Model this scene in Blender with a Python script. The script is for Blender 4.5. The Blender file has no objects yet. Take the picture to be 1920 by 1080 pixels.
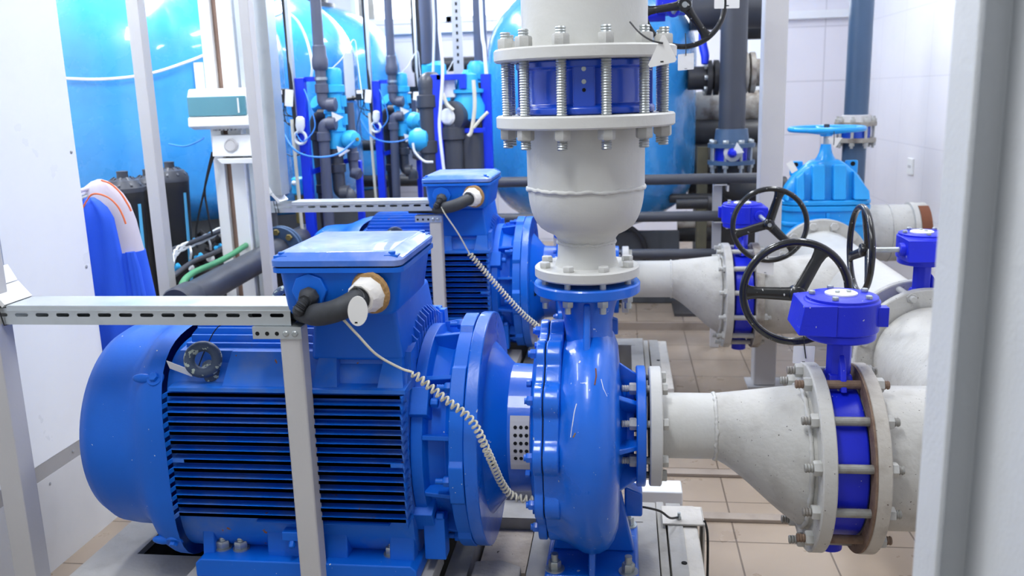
import bpy, math, random
from mathutils import Vector, Matrix
random.seed(7)
PI = math.pi
SC = bpy.context.scene
COL = SC.collection

# ------------------------------------------------------------------ materials
def lin(c):
    if isinstance(c, str):
        c = [int(c[i:i+2], 16) / 255 for i in (0, 2, 4)]
    return tuple((x / 12.92 if x <= .04045 else ((x + .055) / 1.055) ** 2.4) for x in c) + (1.,)

def paint(name, col, rough=.4, metal=0., dirt=.0, dirtcol='6b5d4c', dscale=9., bump=.05, bscale=60., spec=.5,
          chips=0., chipcol='e8e6e0', chscale=35., coat=0., var=.06, streak=False, trans=0., alpha=1.):
    m = bpy.data.materials.new(name); m.use_nodes = True
    nt = m.node_tree; N = nt.nodes; L = nt.links
    b = N['Principled BSDF']
    b.inputs['Roughness'].default_value = rough
    b.inputs['Metallic'].default_value = metal
    b.inputs['Specular IOR Level'].default_value = spec
    b.inputs['Coat Weight'].default_value = coat
    b.inputs['Transmission Weight'].default_value = trans
    b.inputs['Alpha'].default_value = alpha
    tc = N.new('ShaderNodeTexCoord')
    src = tc.outputs['Object']
    if streak:
        mp = N.new('ShaderNodeMapping'); mp.inputs['Scale'].default_value = (1, 1, .22)
        L.new(src, mp.inputs['Vector']); src2 = mp.outputs['Vector']
    else:
        src2 = src
    def noise(scale, detail=4., s=None):
        n = N.new('ShaderNodeTexNoise'); n.inputs['Scale'].default_value = scale
        n.inputs['Detail'].default_value = detail
        L.new(s or src, n.inputs['Vector']); return n.outputs['Fac']
    def ramp(fac, p0, p1, v0=0., v1=1.):
        r = N.new('ShaderNodeMapRange'); r.inputs['From Min'].default_value = p0; r.inputs['From Max'].default_value = p1
        r.inputs['To Min'].default_value = v0; r.inputs['To Max'].default_value = v1
        L.new(fac, r.inputs['Value']); return r.outputs['Result']
    def mix(fac, a, bcol):
        x = N.new('ShaderNodeMix'); x.data_type = 'RGBA'
        if isinstance(fac, float): x.inputs[0].default_value = fac
        else: L.new(fac, x.inputs[0])
        if isinstance(a, tuple): x.inputs[6].default_value = a
        else: L.new(a, x.inputs[6])
        x.inputs[7].default_value = bcol
        return x.outputs[2]
    base = lin(col)
    dark = tuple(v * (1 - 2.2 * var) for v in base[:3]) + (1.,)
    c = mix(ramp(noise(2.6), .35, .7), base, dark)
    if dirt > 0:
        c = mix(ramp(noise(dscale, 7., src2), .56 - .18 * dirt, .78, 0., min(1., dirt * 1.3)), c, lin(dirtcol))
    if chips > 0:
        c = mix(ramp(noise(chscale, 3.), .755 - .11 * chips, .765 - .11 * chips), c, lin(chipcol))
    L.new(c, b.inputs['Base Color'])
    L.new(ramp(noise(7., 5.), .3, .7, max(0, rough - .08), min(1, rough + .12)), b.inputs['Roughness'])
    if bump > 0:
        bp = N.new('ShaderNodeBump'); bp.inputs['Strength'].default_value = bump; bp.inputs['Distance'].default_value = .01
        L.new(noise(bscale, 3.), bp.inputs['Height']); L.new(bp.outputs['Normal'], b.inputs['Normal'])
    return m

def glow(name, col, strength):
    m = bpy.data.materials.new(name); m.use_nodes = True
    b = m.node_tree.nodes['Principled BSDF']
    b.inputs['Base Color'].default_value = lin(col); b.inputs['Emission Color'].default_value = lin(col)
    b.inputs['Emission Strength'].default_value = strength
    return m

def tile_mat(name, col, mortar, w, h, mort, ox, oy, plane, rough=.3, dirt=.15, dirtcol='8a7b6c', var=.05):
    m = paint(name, col, rough, dirt=dirt, dirtcol=dirtcol, dscale=3.5, bump=0, var=var)
    nt = m.node_tree; N = nt.nodes; L = nt.links; b = N['Principled BSDF']
    old = b.inputs['Base Color'].links[0].from_socket
    tc = N.new('ShaderNodeTexCoord'); sp = N.new('ShaderNodeSeparateXYZ'); cb = N.new('ShaderNodeCombineXYZ')
    L.new(tc.outputs['Object'], sp.inputs[0])
    a = {'xy': (0, 1), 'xz': (0, 2), 'yz': (1, 2)}[plane]
    for i, (k, o) in enumerate(zip(a, (ox, oy))):
        ad = N.new('ShaderNodeMath'); ad.operation = 'SUBTRACT'; ad.inputs[1].default_value = o - 30 * (w if i == 0 else h)
        L.new(sp.outputs[k], ad.inputs[0]); L.new(ad.outputs[0], cb.inputs[i])
    br = N.new('ShaderNodeTexBrick'); br.offset = 0; br.inputs['Scale'].default_value = 1
    br.inputs['Brick Width'].default_value = w; br.inputs['Row Height'].default_value = h
    br.inputs['Mortar Size'].default_value = mort; br.inputs['Mortar Smooth'].default_value = .3
    L.new(cb.outputs[0], br.inputs['Vector'])
    mx = N.new('ShaderNodeMix'); mx.data_type = 'RGBA'
    L.new(br.outputs['Fac'], mx.inputs[0]); L.new(old, mx.inputs[6]); mx.inputs[7].default_value = lin(mortar)
    L.new(mx.outputs[2], b.inputs['Base Color'])
    bp = N.new('ShaderNodeBump'); bp.inputs['Strength'].default_value = .35; bp.inputs['Distance'].default_value = .004; bp.invert = True
    L.new(br.outputs['Fac'], bp.inputs['Height']); L.new(bp.outputs['Normal'], b.inputs['Normal'])
    return m

M = dict(
    blue=paint('blue_machine_paint', '0468da', .42, dirt=.08, dirtcol='2860a8', dscale=14, chips=.12, chscale=90, bump=.035, bscale=150, spec=.4, coat=.0),
    volute=paint('glossy_blue_pump_paint', '0568dc', .32, dirt=.06, dirtcol='2c5090', dscale=9, chips=.3, chscale=60, chipcol='b9c6dc', bump=.05, bscale=90, coat=.3),
    fin=paint('dusty_blue_fin_paint', '076ddc', .5, dirt=.5, dirtcol='7086ae', dscale=11, chips=.3, chipcol='8a5a3c', bump=.03, bscale=120),
    vblue=paint('violet_blue_valve_paint', '1126d8', .38, dirt=.1, dirtcol='20287c', chips=.35, chscale=80, chipcol='c9cbd6', bump=.06, bscale=110),
    sky=paint('light_blue_valve_paint', '16a2f0', .35, dirt=.08, dirtcol='0f74bf', chips=.03, bump=.03, coat=.2),
    filt=paint('cyan_plastic', '35b4f0', .4, dirt=.08, dirtcol='2a86bd', bump=.02),
    tank=paint('blue_fibreglass', '3c9de8', .24, dirt=.25, dirtcol='1f7fd8', dscale=5, bump=.22, bscale=11, coat=.6, var=.08, streak=True),
    white=paint('white_pipe_paint', 'cbcbc7', .42, dirt=.06, dirtcol='98938a', dscale=8, bump=.12, bscale=45, var=.02),
    dwhite=paint('stained_pipe_paint', 'c4c3be', .5, dirt=.34, dirtcol='837c73', dscale=13, chips=.42, chscale=150, chipcol='4c4640', bump=.18, bscale=60, var=.03),
    rusty=paint('rusty_rim_paint', 'a9a49b', .65, dirt=.75, dirtcol='4d3a2e', dscale=16, bump=.2, bscale=80),
    rim=paint('stained_flange_paint', 'c0bbb2', .55, dirt=.38, dirtcol='6e5c4d', dscale=15, chips=.45, chscale=90, chipcol='4d3a2c', bump=.2, bscale=70),
    rustrod=paint('brown_rust', '86705f', .75, dirt=.7, dirtcol='5b3d2c', dscale=30, bump=.25, bscale=120),
    lid=paint('dusty_sheen_lid_paint', '3a74d6', .4, dirt=.8, dirtcol='a9b2d6', dscale=6, chips=.12, chipcol='a0584a', bump=.02, spec=.6, coat=.2),  # pale lavender mixes dust with the ceiling's sheen, put into the colour
    rust=paint('rust', '7c4a32', .8, dirt=.4, dirtcol='4b2c1e', bump=.2),
    gpost=paint('grey_post_paint', 'c4c3c4', .42, dirt=.05, dirtcol='8b8b8b', bump=.04, bscale=120, var=.02),
    gbeam=paint('blue_grey_beam_paint', 'cdd0d3', .45, dirt=.06, dirtcol='80868c', chips=.0, bump=.12, bscale=130, var=.03),
    galv=paint('galvanised_steel', 'c9cfd2', .36, metal=.75, dirt=.12, dirtcol='8d9698', dscale=20, bump=.02, bscale=90),
    zinc=paint('zinc_bolt_steel', 'b9bfc0', .38, metal=.8, dirt=.25, dirtcol='77736c', dscale=60, bump=.05, bscale=300),
    dull=paint('painted_bolt', 'bcbcb8', .5, dirt=.2, dirtcol='85807a', dscale=40, bump=.1, bscale=200),
    oldzinc=paint('weathered_tie_rod', '9a9a95', .55, metal=.3, dirt=.5, dirtcol='6d5848', dscale=25, bump=.15, bscale=150),
    black=paint('black_gloss_paint', '101113', .25, chips=.45, chscale=70, chipcol='c2c2bd', bump=.05, bscale=90, coat=.4),
    blackp=paint('black_plastic', '17181b', .45, bump=.03),
    rubber=paint('dark_rubber', '35383d', .6, dirt=.25, dirtcol='5a5f66', dscale=25, bump=.08, bscale=80),
    pvc=paint('grey_pvc', '565b6e', .4, dirt=.15, dirtcol='44475a', bump=.02),
    dpvc=paint('dark_grey_pvc', '43464f', .42, dirt=.12, dirtcol='33353c', bump=.02),
    bpvc=paint('blue_grey_pipe_paint', '48617f', .35, dirt=.08, dirtcol='38506c', bump=.02),
    blackpipe=paint('black_pipe', '2c2d31', .5, dirt=.25, dirtcol='57504a', bump=.04),
    skirt=paint('dark_tank_base', '55585c', .75, dirt=.5, dirtcol='34363a', dscale=8, bump=.15, streak=True),
    frame=paint('royal_blue_frame_paint', '0a36e4', .4, bump=.02),
    wplast=paint('white_plastic', 'eff1f2', .35, bump=.0, var=.01),
    paper=paint('white_paper', 'f4f4f4', .7, bump=.0, var=.01),
    tagw=paint('white_tag_plastic', 'f0f0ee', .5, bump=0., var=.01),
    cream=paint('cream_cable', 'ddd9c6', .45, dirt=.15, dirtcol='9a937c', bump=.02),
    foam=paint('white_sealant_fitting', 'f2efe9', .6, dirt=.1, dirtcol='b99a6c', dscale=25, bump=.25, bscale=60),
    ochre=paint('ochre_sealant', 'b08a58', .8, dirt=.3, dirtcol='8a6a48', bump=.5, bscale=120),
    cabin=paint('white_cabinet_panel', 'f2f5f8', .35, dirt=.02, bump=0, var=.008),
    cabgrey=paint('pale_grey_kickplate', 'd9dadb', .4, dirt=.12, dirtcol='b0a99e', dscale=5, bump=.01),
    seam=paint('grey_seam_strip', 'b4b6b9', .4, metal=.4, bump=0),
    steel=paint('grey_base_frame_paint', 'b2b0ac', .6, dirt=.35, dirtcol='7b746b', dscale=12, bump=.1, bscale=80),
    conc=paint('speckled_concrete', 'c4b8ab', .9, dirt=.4, dirtcol='7d7268', dscale=14, chips=.35, chscale=60, chipcol='3c3530', bump=.5, bscale=50),
    block=paint('pale_concrete_block', 'cdc6bc', .85, dirt=.35, dirtcol='948b80', dscale=12, bump=.3, bscale=70),
    whitec=paint('whitewashed_concrete', 'd6d2cb', .85, dirt=.3, dirtcol='9c948a', dscale=14, bump=.3, bscale=50),
    jblue=paint('blue_workwear_cloth', '2560ea', .75, bump=.12, bscale=300, var=.06),
    jgrey=paint('grey_workwear_cloth', 'c9c3d0', .8, bump=.1, bscale=300, var=.03),
    orange=paint('orange_piping', 'f07a4a', .6, bump=0),
    green=paint('green_hose', '4f9a6c', .45, dirt=.1, dirtcol='3a7a54', bump=.02),
    hose=paint('white_hose', 'e9eef2', .4, bump=0, var=.01),
    bhose=paint('blue_hose', '3f8ee8', .4, bump=0),
    prop=paint('worn_olive_wood', '5f5c4b', .8, dirt=.4, dirtcol='3f3b33', bump=.15),
    brown=paint('brown_post', '8a7163', .7, dirt=.3, dirtcol='6a5347', bump=.1),
    brass=paint('brass_fitting', '9c8a52', .4, metal=.6, bump=0),
    strip=paint('pale_blue_strip', '62c0f2', .5, bump=0),
    window=paint('blue_tinted_window', '5fa6b8', .08, bump=0, trans=.35, coat=.5, var=.02),
    eye=paint('chipped_dark_blue_paint', '3c4d68', .5, dirt=.3, dirtcol='5d6a70', chips=1.5, chscale=60, chipcol='aab7ae', bump=.3, bscale=60),
    eye2=paint('chipped_pale_paint', '8d8c8a', .5, dirt=.3, dirtcol='5d6a70', chips=.9, chscale=80, chipcol='d8d6d0', bump=.3, bscale=60),
    wall=tile_mat('white_wall_tiles', 'eae7ee', 'cfccd3', .62, .49, .006, .02, .07, 'xz', .45, .03, 'c8c5cc', .01),
    wally=tile_mat('white_side_wall', 'eeedf3', 'e0dfe6', .62, .49, .004, .02, .07, 'yz', .4, .04, 'd3d1da', .01),
    wallp=paint('white_wall_paint', 'f0f1f4', .6, bump=.02, var=.01),
    floor=tile_mat('beige_floor_tiles', 'a69685', '6d6053', .295, .3, .0035, .411, .025, 'xy', .32, .3, 'b7a595', .06),
    kerb=paint('step_edge', 'a3968a', .6, dirt=.4, dirtcol='6a5f55', bump=.1),
    dark=paint('pit_shade_black', '15161a', .8, bump=0),
    bore=paint('dark_hole', '0b0c0e', .9, bump=0),
    jdark=paint('dark_floor_clutter', '3e3d3e', .7, dirt=.4, dirtcol='5b534c', bump=.1),
    lamp=glow('lamp_tube', 'f4f8ff', 9.),
)

# ------------------------------------------------------------------ mesh builder
def frame_for(d):
    d = Vector(d).normalized()
    a = Vector((0, 0, 1)) if abs(d.z) < .9 else Vector((1, 0, 0))
    u = d.cross(a).normalized(); v = d.cross(u).normalized()
    return u, v, d

class MB:
    def __init__(s): s.v = []; s.f = []
    def add(s, vs, fs):
        b = len(s.v); s.v += [tuple(p) for p in vs]; s.f += [tuple(b + i for i in q) for q in fs]; return s
    def box(s, x0, x1, y0, y1, z0, z1):
        return s.add([(x, y, z) for x in (x0, x1) for y in (y0, y1) for z in (z0, z1)],
                     [(0, 1, 3, 2), (4, 6, 7, 5), (0, 4, 5, 1), (2, 3, 7, 6), (0, 2, 6, 4), (1, 5, 7, 3)])
    def hexa(s, bot, top):
        n = len(bot)
        return s.add(list(bot) + list(top), [tuple(range(n - 1, -1, -1)), tuple(range(n, 2 * n))] +
                     [(i, (i + 1) % n, n + (i + 1) % n, n + i) for i in range(n)])
    def prism(s, poly, plane, a, b):
        def P(p, q):
            return {'xy': (p[0], p[1], q), 'xz': (p[0], q, p[1]), 'yz': (q, p[0], p[1])}[plane]
        return s.hexa([P(p, a) for p in poly], [P(p, b) for p in poly])
    def loft(s, rings, cap0=True, cap1=True, closed=False):
        n = len(rings[0]); b = [p for r in rings for p in r]; fs = []; m = len(rings)
        for i in range(m if closed else m - 1):
            for j in range(n):
                k = (j + 1) % n; i2 = (i + 1) % m
                fs.append((i * n + j, i * n + k, i2 * n + k, i2 * n + j))
        if not closed:
            if cap0: fs.append(tuple(range(n - 1, -1, -1)))
            if cap1: fs.append(tuple((m - 1) * n + j for j in range(n)))
        return s.add(b, fs)
    def lathe(s, prof, o=(0, 0, 0), axis=(0, 0, 1), seg=32, cap0=True, cap1=True, closed=False):
        u, v, d = frame_for(axis); o = Vector(o); rings = []
        for r, h in prof:
            rings.append([o + d * h + (u * math.cos(2 * PI * j / seg) + v * math.sin(2 * PI * j / seg)) * max(r, 1e-5) for j in range(seg)])
        return s.loft(rings, cap0, cap1, closed)
    def cyl(s, p, q, r, seg=16, r2=None):
        p = Vector(p); q = Vector(q)
        return s.lathe([(r, 0), (r if r2 is None else r2, (q - p).length)], p, q - p, seg)
    def ring(s, o, axis, r0, r1, h0, h1, seg=40):
        return s.lathe([(r0, h0), (r1, h0), (r1, h1), (r0, h1)], o, axis, seg, closed=True)
    def tube(s, pts, r, seg=10, closed=False, cap=True):
        P = [Vector(p) for p in pts]; n = len(P); rings = []
        R = r if isinstance(r, (list, tuple)) else [r] * n
        T = []
        for i in range(n):
            a = P[(i - 1) % n] if (closed or i > 0) else P[i]
            c = P[(i + 1) % n] if (closed or i < n - 1) else P[i]
            T.append((c - a).normalized())
        u, v, _ = frame_for(T[0])
        for i in range(n):
            if i:
                ax = T[i - 1].cross(T[i])
                if ax.length > 1e-7:
                    q = Matrix.Rotation(T[i - 1].angle(T[i]), 3, ax.normalized()); u = q @ u; v = q @ v
            rings.append([P[i] + (u * math.cos(2 * PI * j / seg) + v * math.sin(2 * PI * j / seg)) * R[i] for j in range(seg)])
        return s.loft(rings, cap, cap, closed)
    def torus(s, o, axis, R, r, seg=48, rs=12):
        u, v, d = frame_for(axis); o = Vector(o)
        return s.tube([o + (u * math.cos(2 * PI * i / seg) + v * math.sin(2 * PI * i / seg)) * R for i in range(seg)], r, rs, closed=True)
    def sphere(s, o, r, seg=16, sq=(1, 1, 1)):
        m = seg // 2; rings = []
        for i in range(m + 1):
            a = -PI / 2 + PI * i / m
            rings.append([(o[0] + sq[0] * r * max(math.cos(a), 1e-4) * math.cos(2 * PI * j / seg), o[1] + sq[1] * r * max(math.cos(a), 1e-4) * math.sin(2 * PI * j / seg), o[2] + sq[2] * r * math.sin(a)) for j in range(seg)])
        return s.loft(rings)
    def hexnut(s, o, axis, af, h, rot=0.):
        u, v, d = frame_for(axis); o = Vector(o); r = af / math.sqrt(3); R = []
        for hh, k in ((0, .94), (h * .12, 1), (h * .85, 1), (h, .9)):
            R.append([o + d * hh + (u * math.cos(PI * j / 3 + rot) + v * math.sin(PI * j / 3 + rot)) * r * k for j in range(6)])
        return s.loft(R)
    def bolt(s, o, axis, af, h, rs=0., ls=0., rot=0.):
        """hex head seated at o, pointing along axis, threaded end rs/ls beyond it"""
        s.hexnut(o, axis, af, h, rot)
        if ls > 0:
            d = Vector(axis).normalized(); n = max(2, int(ls / .003)); pr = []
            for i in range(n + 1):
                pr.append((rs * (1. if i % 2 == 0 else .9), ls * i / n))
            s.lathe(pr, Vector(o) + d * h * .98, d, 12)
        return s
    def thread(s, p, q, r, pitch=.006, seg=14):
        p = Vector(p); q = Vector(q); L = (q - p).length; n = int(L / pitch) * 2
        return s.lathe([(r if i % 2 else r * .84, L * i / n) for i in range(n + 1)], p, q - p, seg)
    def xf(s, m): s.v = [tuple(m @ Vector(p)) for p in s.v]; return s
    def rot(s, o, axis, ang):
        o = Vector(o); q = Matrix.Rotation(ang, 3, Vector(axis)); s.v = [tuple(o + q @ (Vector(p) - o)) for p in s.v]; return s
    def build(s, name, mat, parent=None, bevel=0., origin=None, ang=35, seg=2):
        if parent is not None:
            r = parent
            while r.parent is not None: r = r.parent
            off = Vector(r.location)
        elif origin is not None: off = Vector(origin)
        else:
            xs = [[p[i] for p in s.v] for i in range(3)]
            off = Vector(((min(xs[0]) + max(xs[0])) / 2, (min(xs[1]) + max(xs[1])) / 2, min(xs[2])))
        me = bpy.data.meshes.new(name)
        me.from_pydata([tuple(Vector(p) - off) for p in s.v], [], s.f)
        import bmesh
        bm = bmesh.new(); bm.from_mesh(me); bmesh.ops.recalc_face_normals(bm, faces=bm.faces); bm.to_mesh(me); bm.free()
        me.materials.append(M[mat] if isinstance(mat, str) else mat)
        me.polygons.foreach_set('use_smooth', [True] * len(me.polygons))
        me.set_sharp_from_angle(angle=math.radians(ang))
        o = bpy.data.objects.new(name, me); COL.objects.link(o)
        if parent is not None: o.parent = parent
        else: o.location = off
        if bevel > 0:
            b = o.modifiers.new('Bevel', 'BEVEL'); b.width = bevel; b.segments = seg; b.limit_method = 'ANGLE'; b.angle_limit = math.radians(40)
            b.harden_normals = True
        return o

def thing(name, label, cat, loc, group=None):
    o = bpy.data.objects.new(name, None); COL.objects.link(o); o.location = loc
    o.empty_display_size = .1
    o['label'] = label; o['category'] = cat
    if group: o['group'] = group
    return o
def tag(o, label, cat, group=None):
    o['label'] = label; o['category'] = cat
    if group: o['group'] = group
    return o
def struct(o): o['kind'] = 'structure'; return o
def copy_tree(o, d=(0, 0, 0), label=None, group=None, parent=None):
    c = o.copy(); COL.objects.link(c)
    if parent is not None: c.parent = parent
    else: c.location = Vector(o.location) + Vector(d)
    if label: c['label'] = label
    if group: c['group'] = group
    for ch in list(o.children): copy_tree(ch, parent=c)
    return c
def fillet(pts, rad, n=6):
    P = [Vector(p) for p in pts]; out = [P[0]]
    for i in range(1, len(P) - 1):
        a, b, c = P[i - 1], P[i], P[i + 1]; u = (a - b); v = (c - b)
        r = min(rad, u.length * .49, v.length * .49); p0 = b + u.normalized() * r; p1 = b + v.normalized() * r
        for k in range(n + 1):
            t = k / n; out.append(p0 * (1 - t) ** 2 + b * 2 * t * (1 - t) + p1 * t * t)
    out.append(P[-1]); return out
def spline(pts, n=8):
    P = [Vector(p) for p in pts]; P = [P[0] * 2 - P[1]] + P + [P[-1] * 2 - P[-2]]; out = []
    for i in range(1, len(P) - 2):
        a, b, c, d = P[i - 1:i + 3]
        for k in range(n):
            t = k / n
            out.append(.5 * ((2 * b) + (c - a) * t + (2 * a - 5 * b + 4 * c - d) * t * t + (3 * b - 3 * c + d - a) * t ** 3))
    out.append(P[-2]); return out
def selr(th, r, n):
    c, s_ = abs(math.cos(th)), abs(math.sin(th)); return r / ((c ** n + s_ ** n) ** (1 / n))
def circ_pts(c, r, n, off=0.):
    return [(c[0] + r * math.cos(off + 2 * PI * i / n), c[1] + r * math.sin(off + 2 * PI * i / n)) for i in range(n)]
EXPOSURE = -.66
WORLD = .9
WINDOW_W = 200.
LAMPS = [(-2.4, 2.7, 80.), (-.5, 1.2, 60.), (1.2, 3.2, 45.), (-.4, 4.4, 80.), (-2.3, 4.6, 90.), (-2.2, 6.6, 110.), (-.3, 7.4, 90.), (1.4, 6.2, 45.)]
# ------------------------------------------------------------------ camera
F_PX = 1664.; YAW = math.radians(7.37); PITCH = math.radians(12.31); ROLL = math.radians(1.68); EYE = Vector((.035, .21, 1.5))
fw = Vector((-math.sin(YAW) * math.cos(PITCH), math.cos(YAW) * math.cos(PITCH), -math.sin(PITCH)))
r0 = Vector((math.cos(YAW), math.sin(YAW), 0)); u0 = r0.cross(fw)
cr = r0 * math.cos(ROLL) - u0 * math.sin(ROLL); cu = r0 * math.sin(ROLL) + u0 * math.cos(ROLL)
cam_d = bpy.data.cameras.new('camera'); cam = bpy.data.objects.new('camera', cam_d); COL.objects.link(cam)
cam_d.sensor_width = 36.; cam_d.lens = F_PX / 1920 * 36
mw = Matrix((cr, cu, -fw)).transposed().to_4x4(); mw.translation = EYE; cam.matrix_world = mw
cam_d.dof.use_dof = True; cam_d.dof.focus_distance = 2.4; cam_d.dof.aperture_fstop = 4.
cam_d.clip_start = .05
SC.camera = cam
SC.view_settings.view_transform = 'Standard'; SC.view_settings.look = 'None'; SC.view_settings.gamma = 1
SC.view_settings.use_curve_mapping = False; SC.view_settings.exposure = EXPOSURE
def ray(x, y): return fw + cr * ((x - 960) / F_PX) - cu * ((y - 540) / F_PX)
def aY(x, y, Y): d = ray(x, y); return EYE + d * ((Y - EYE.y) / d.y)
def aZ(x, y, Z): d = ray(x, y); return EYE + d * ((Z - 1.5) / d.z)
def aX(x, y, X): d = ray(x, y); return EYE + d * ((X - EYE.x) / d.x)

# ------------------------------------------------------------------ room shell
RX0, RX1, RY0, RY1, RZ = -3.75, 2.14, -1.6, 9.0, 3.3
o = MB().box(RX0 - .1, RX1 + .1, RY0, RY1 + .1, -.1, 0).build('floor', 'floor', origin=(0, 0, 0)); struct(o)
o = MB().box(RX0 - .1, RX1 + .1, RY0, RY1 + .1, RZ, RZ + .1).build('ceiling', 'wallp'); struct(o)
o = MB().box(RX0 - .1, RX0, RY0, RY1, 0, RZ).build('wall_left', 'wallp'); struct(o)
o = MB().box(RX1, RX1 + .1, RY0, RY1, 0, RZ).build('wall_right', 'wally', origin=(RX1, 0, 0)); struct(o)
WX0, WX1, WZ0, WZ1 = -2.6, 1.2, 2.2, 3.15
m = MB()
m.box(RX0, RX1, RY1, RY1 + .1, 0, WZ0).box(RX0, RX1, RY1, RY1 + .1, WZ1, RZ)
m.box(RX0, WX0, RY1, RY1 + .1, WZ0, WZ1).box(WX1, RX1, RY1, RY1 + .1, WZ0, WZ1)
struct(m.build('wall_back', 'wall', origin=(0, RY1, 0)))
w = MB()
w.box(WX0, WX1, RY1 - .02, RY1 + .06, WZ0, WZ0 + .05).box(WX0, WX1, RY1 - .02, RY1 + .06, WZ1 - .05, WZ1)
for k in range(5):
    x = WX0 + (WX1 - WX0 - .05) * k / 4; w.box(x, x + .05, RY1 - .02, RY1 + .06, WZ0, WZ1)
win = struct(w.build('window_1', 'wplast'))
gm = paint('clear_glass', 'ffffff', .02, bump=0, var=0, trans=1.)
MB().box(WX0 + .04, WX1 - .04, RY1 + .02, RY1 + .026, WZ0 + .04, WZ1 - .04).build('pane', gm, win)
struct(MB().box(RX0, RX1, RY1 - .07, RY1, 2.1, 2.17).build('trim_1', 'wallp'))
# raised floor slab behind the pump plinths, with its edge strip
struct(MB().box(-1.25, 1.75, 5.78, 8.95, 0, .055).build('platform', 'floor', origin=(0, 0, 0)))
struct(MB().box(-1.25, 1.75, 5.76, 5.78, 0, .05).build('trim_2', 'kerb'))
for k, (y0, x1) in enumerate(((3.54, 1.6), (3.165, 1.6))):
    struct(MB().box(.19, x1, y0, y0 + .05, 0, .014).build('trim_%d' % (3 + k), 'kerb', bevel=.003))

# ------------------------------------------------------------------ light
wd = bpy.data.worlds.new('world'); SC.world = wd; wd.use_nodes = True
wd.node_tree.nodes['Background'].inputs[0].default_value = (.86, .93, 1., 1.)
wd.node_tree.nodes['Background'].inputs[1].default_value = WORLD
def ceiling_lamp(x, y, label, power, lx=.3, ly=1.2):
    t = thing('ceiling_lamp', label, 'lamp', (x, y, RZ))
    t['group'] = 'fluorescent lamps on the ceiling'
    MB().box(x - lx / 2, x + lx / 2, y - ly / 2, y + ly / 2, RZ - .07, RZ).build('lamp_body', 'wplast', t, bevel=.01)
    for s in (-1, 1):
        MB().cyl((x + s * lx * .25, y - ly * .46, RZ - .09), (x + s * lx * .25, y + ly * .46, RZ - .09), .016, 12).build('lamp_tube', 'lamp', t)
    ld = bpy.data.lights.new('lamp_light', 'AREA'); ld.shape = 'RECTANGLE'; ld.size = lx; ld.size_y = ly; ld.energy = power; ld.color = (.96, .98, 1.)
    lo = bpy.data.objects.new('lamp_light', ld); COL.objects.link(lo); lo.location = (x, y, RZ - .12)
for x, y, p in LAMPS:
    ceiling_lamp(x, y, 'white twin tube fluorescent lamp on the ceiling of the pump room', p)
sd = bpy.data.lights.new('window_light', 'AREA'); sd.shape = 'RECTANGLE'; sd.size = 3.6; sd.size_y = .9; sd.energy = WINDOW_W; sd.color = (.9, .95, 1.)
so = bpy.data.objects.new('window_light', sd); COL.objects.link(so); so.location = (-.7, RY1 + .4, 2.7); so.rotation_euler = (math.radians(-75), 0, 0)
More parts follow.
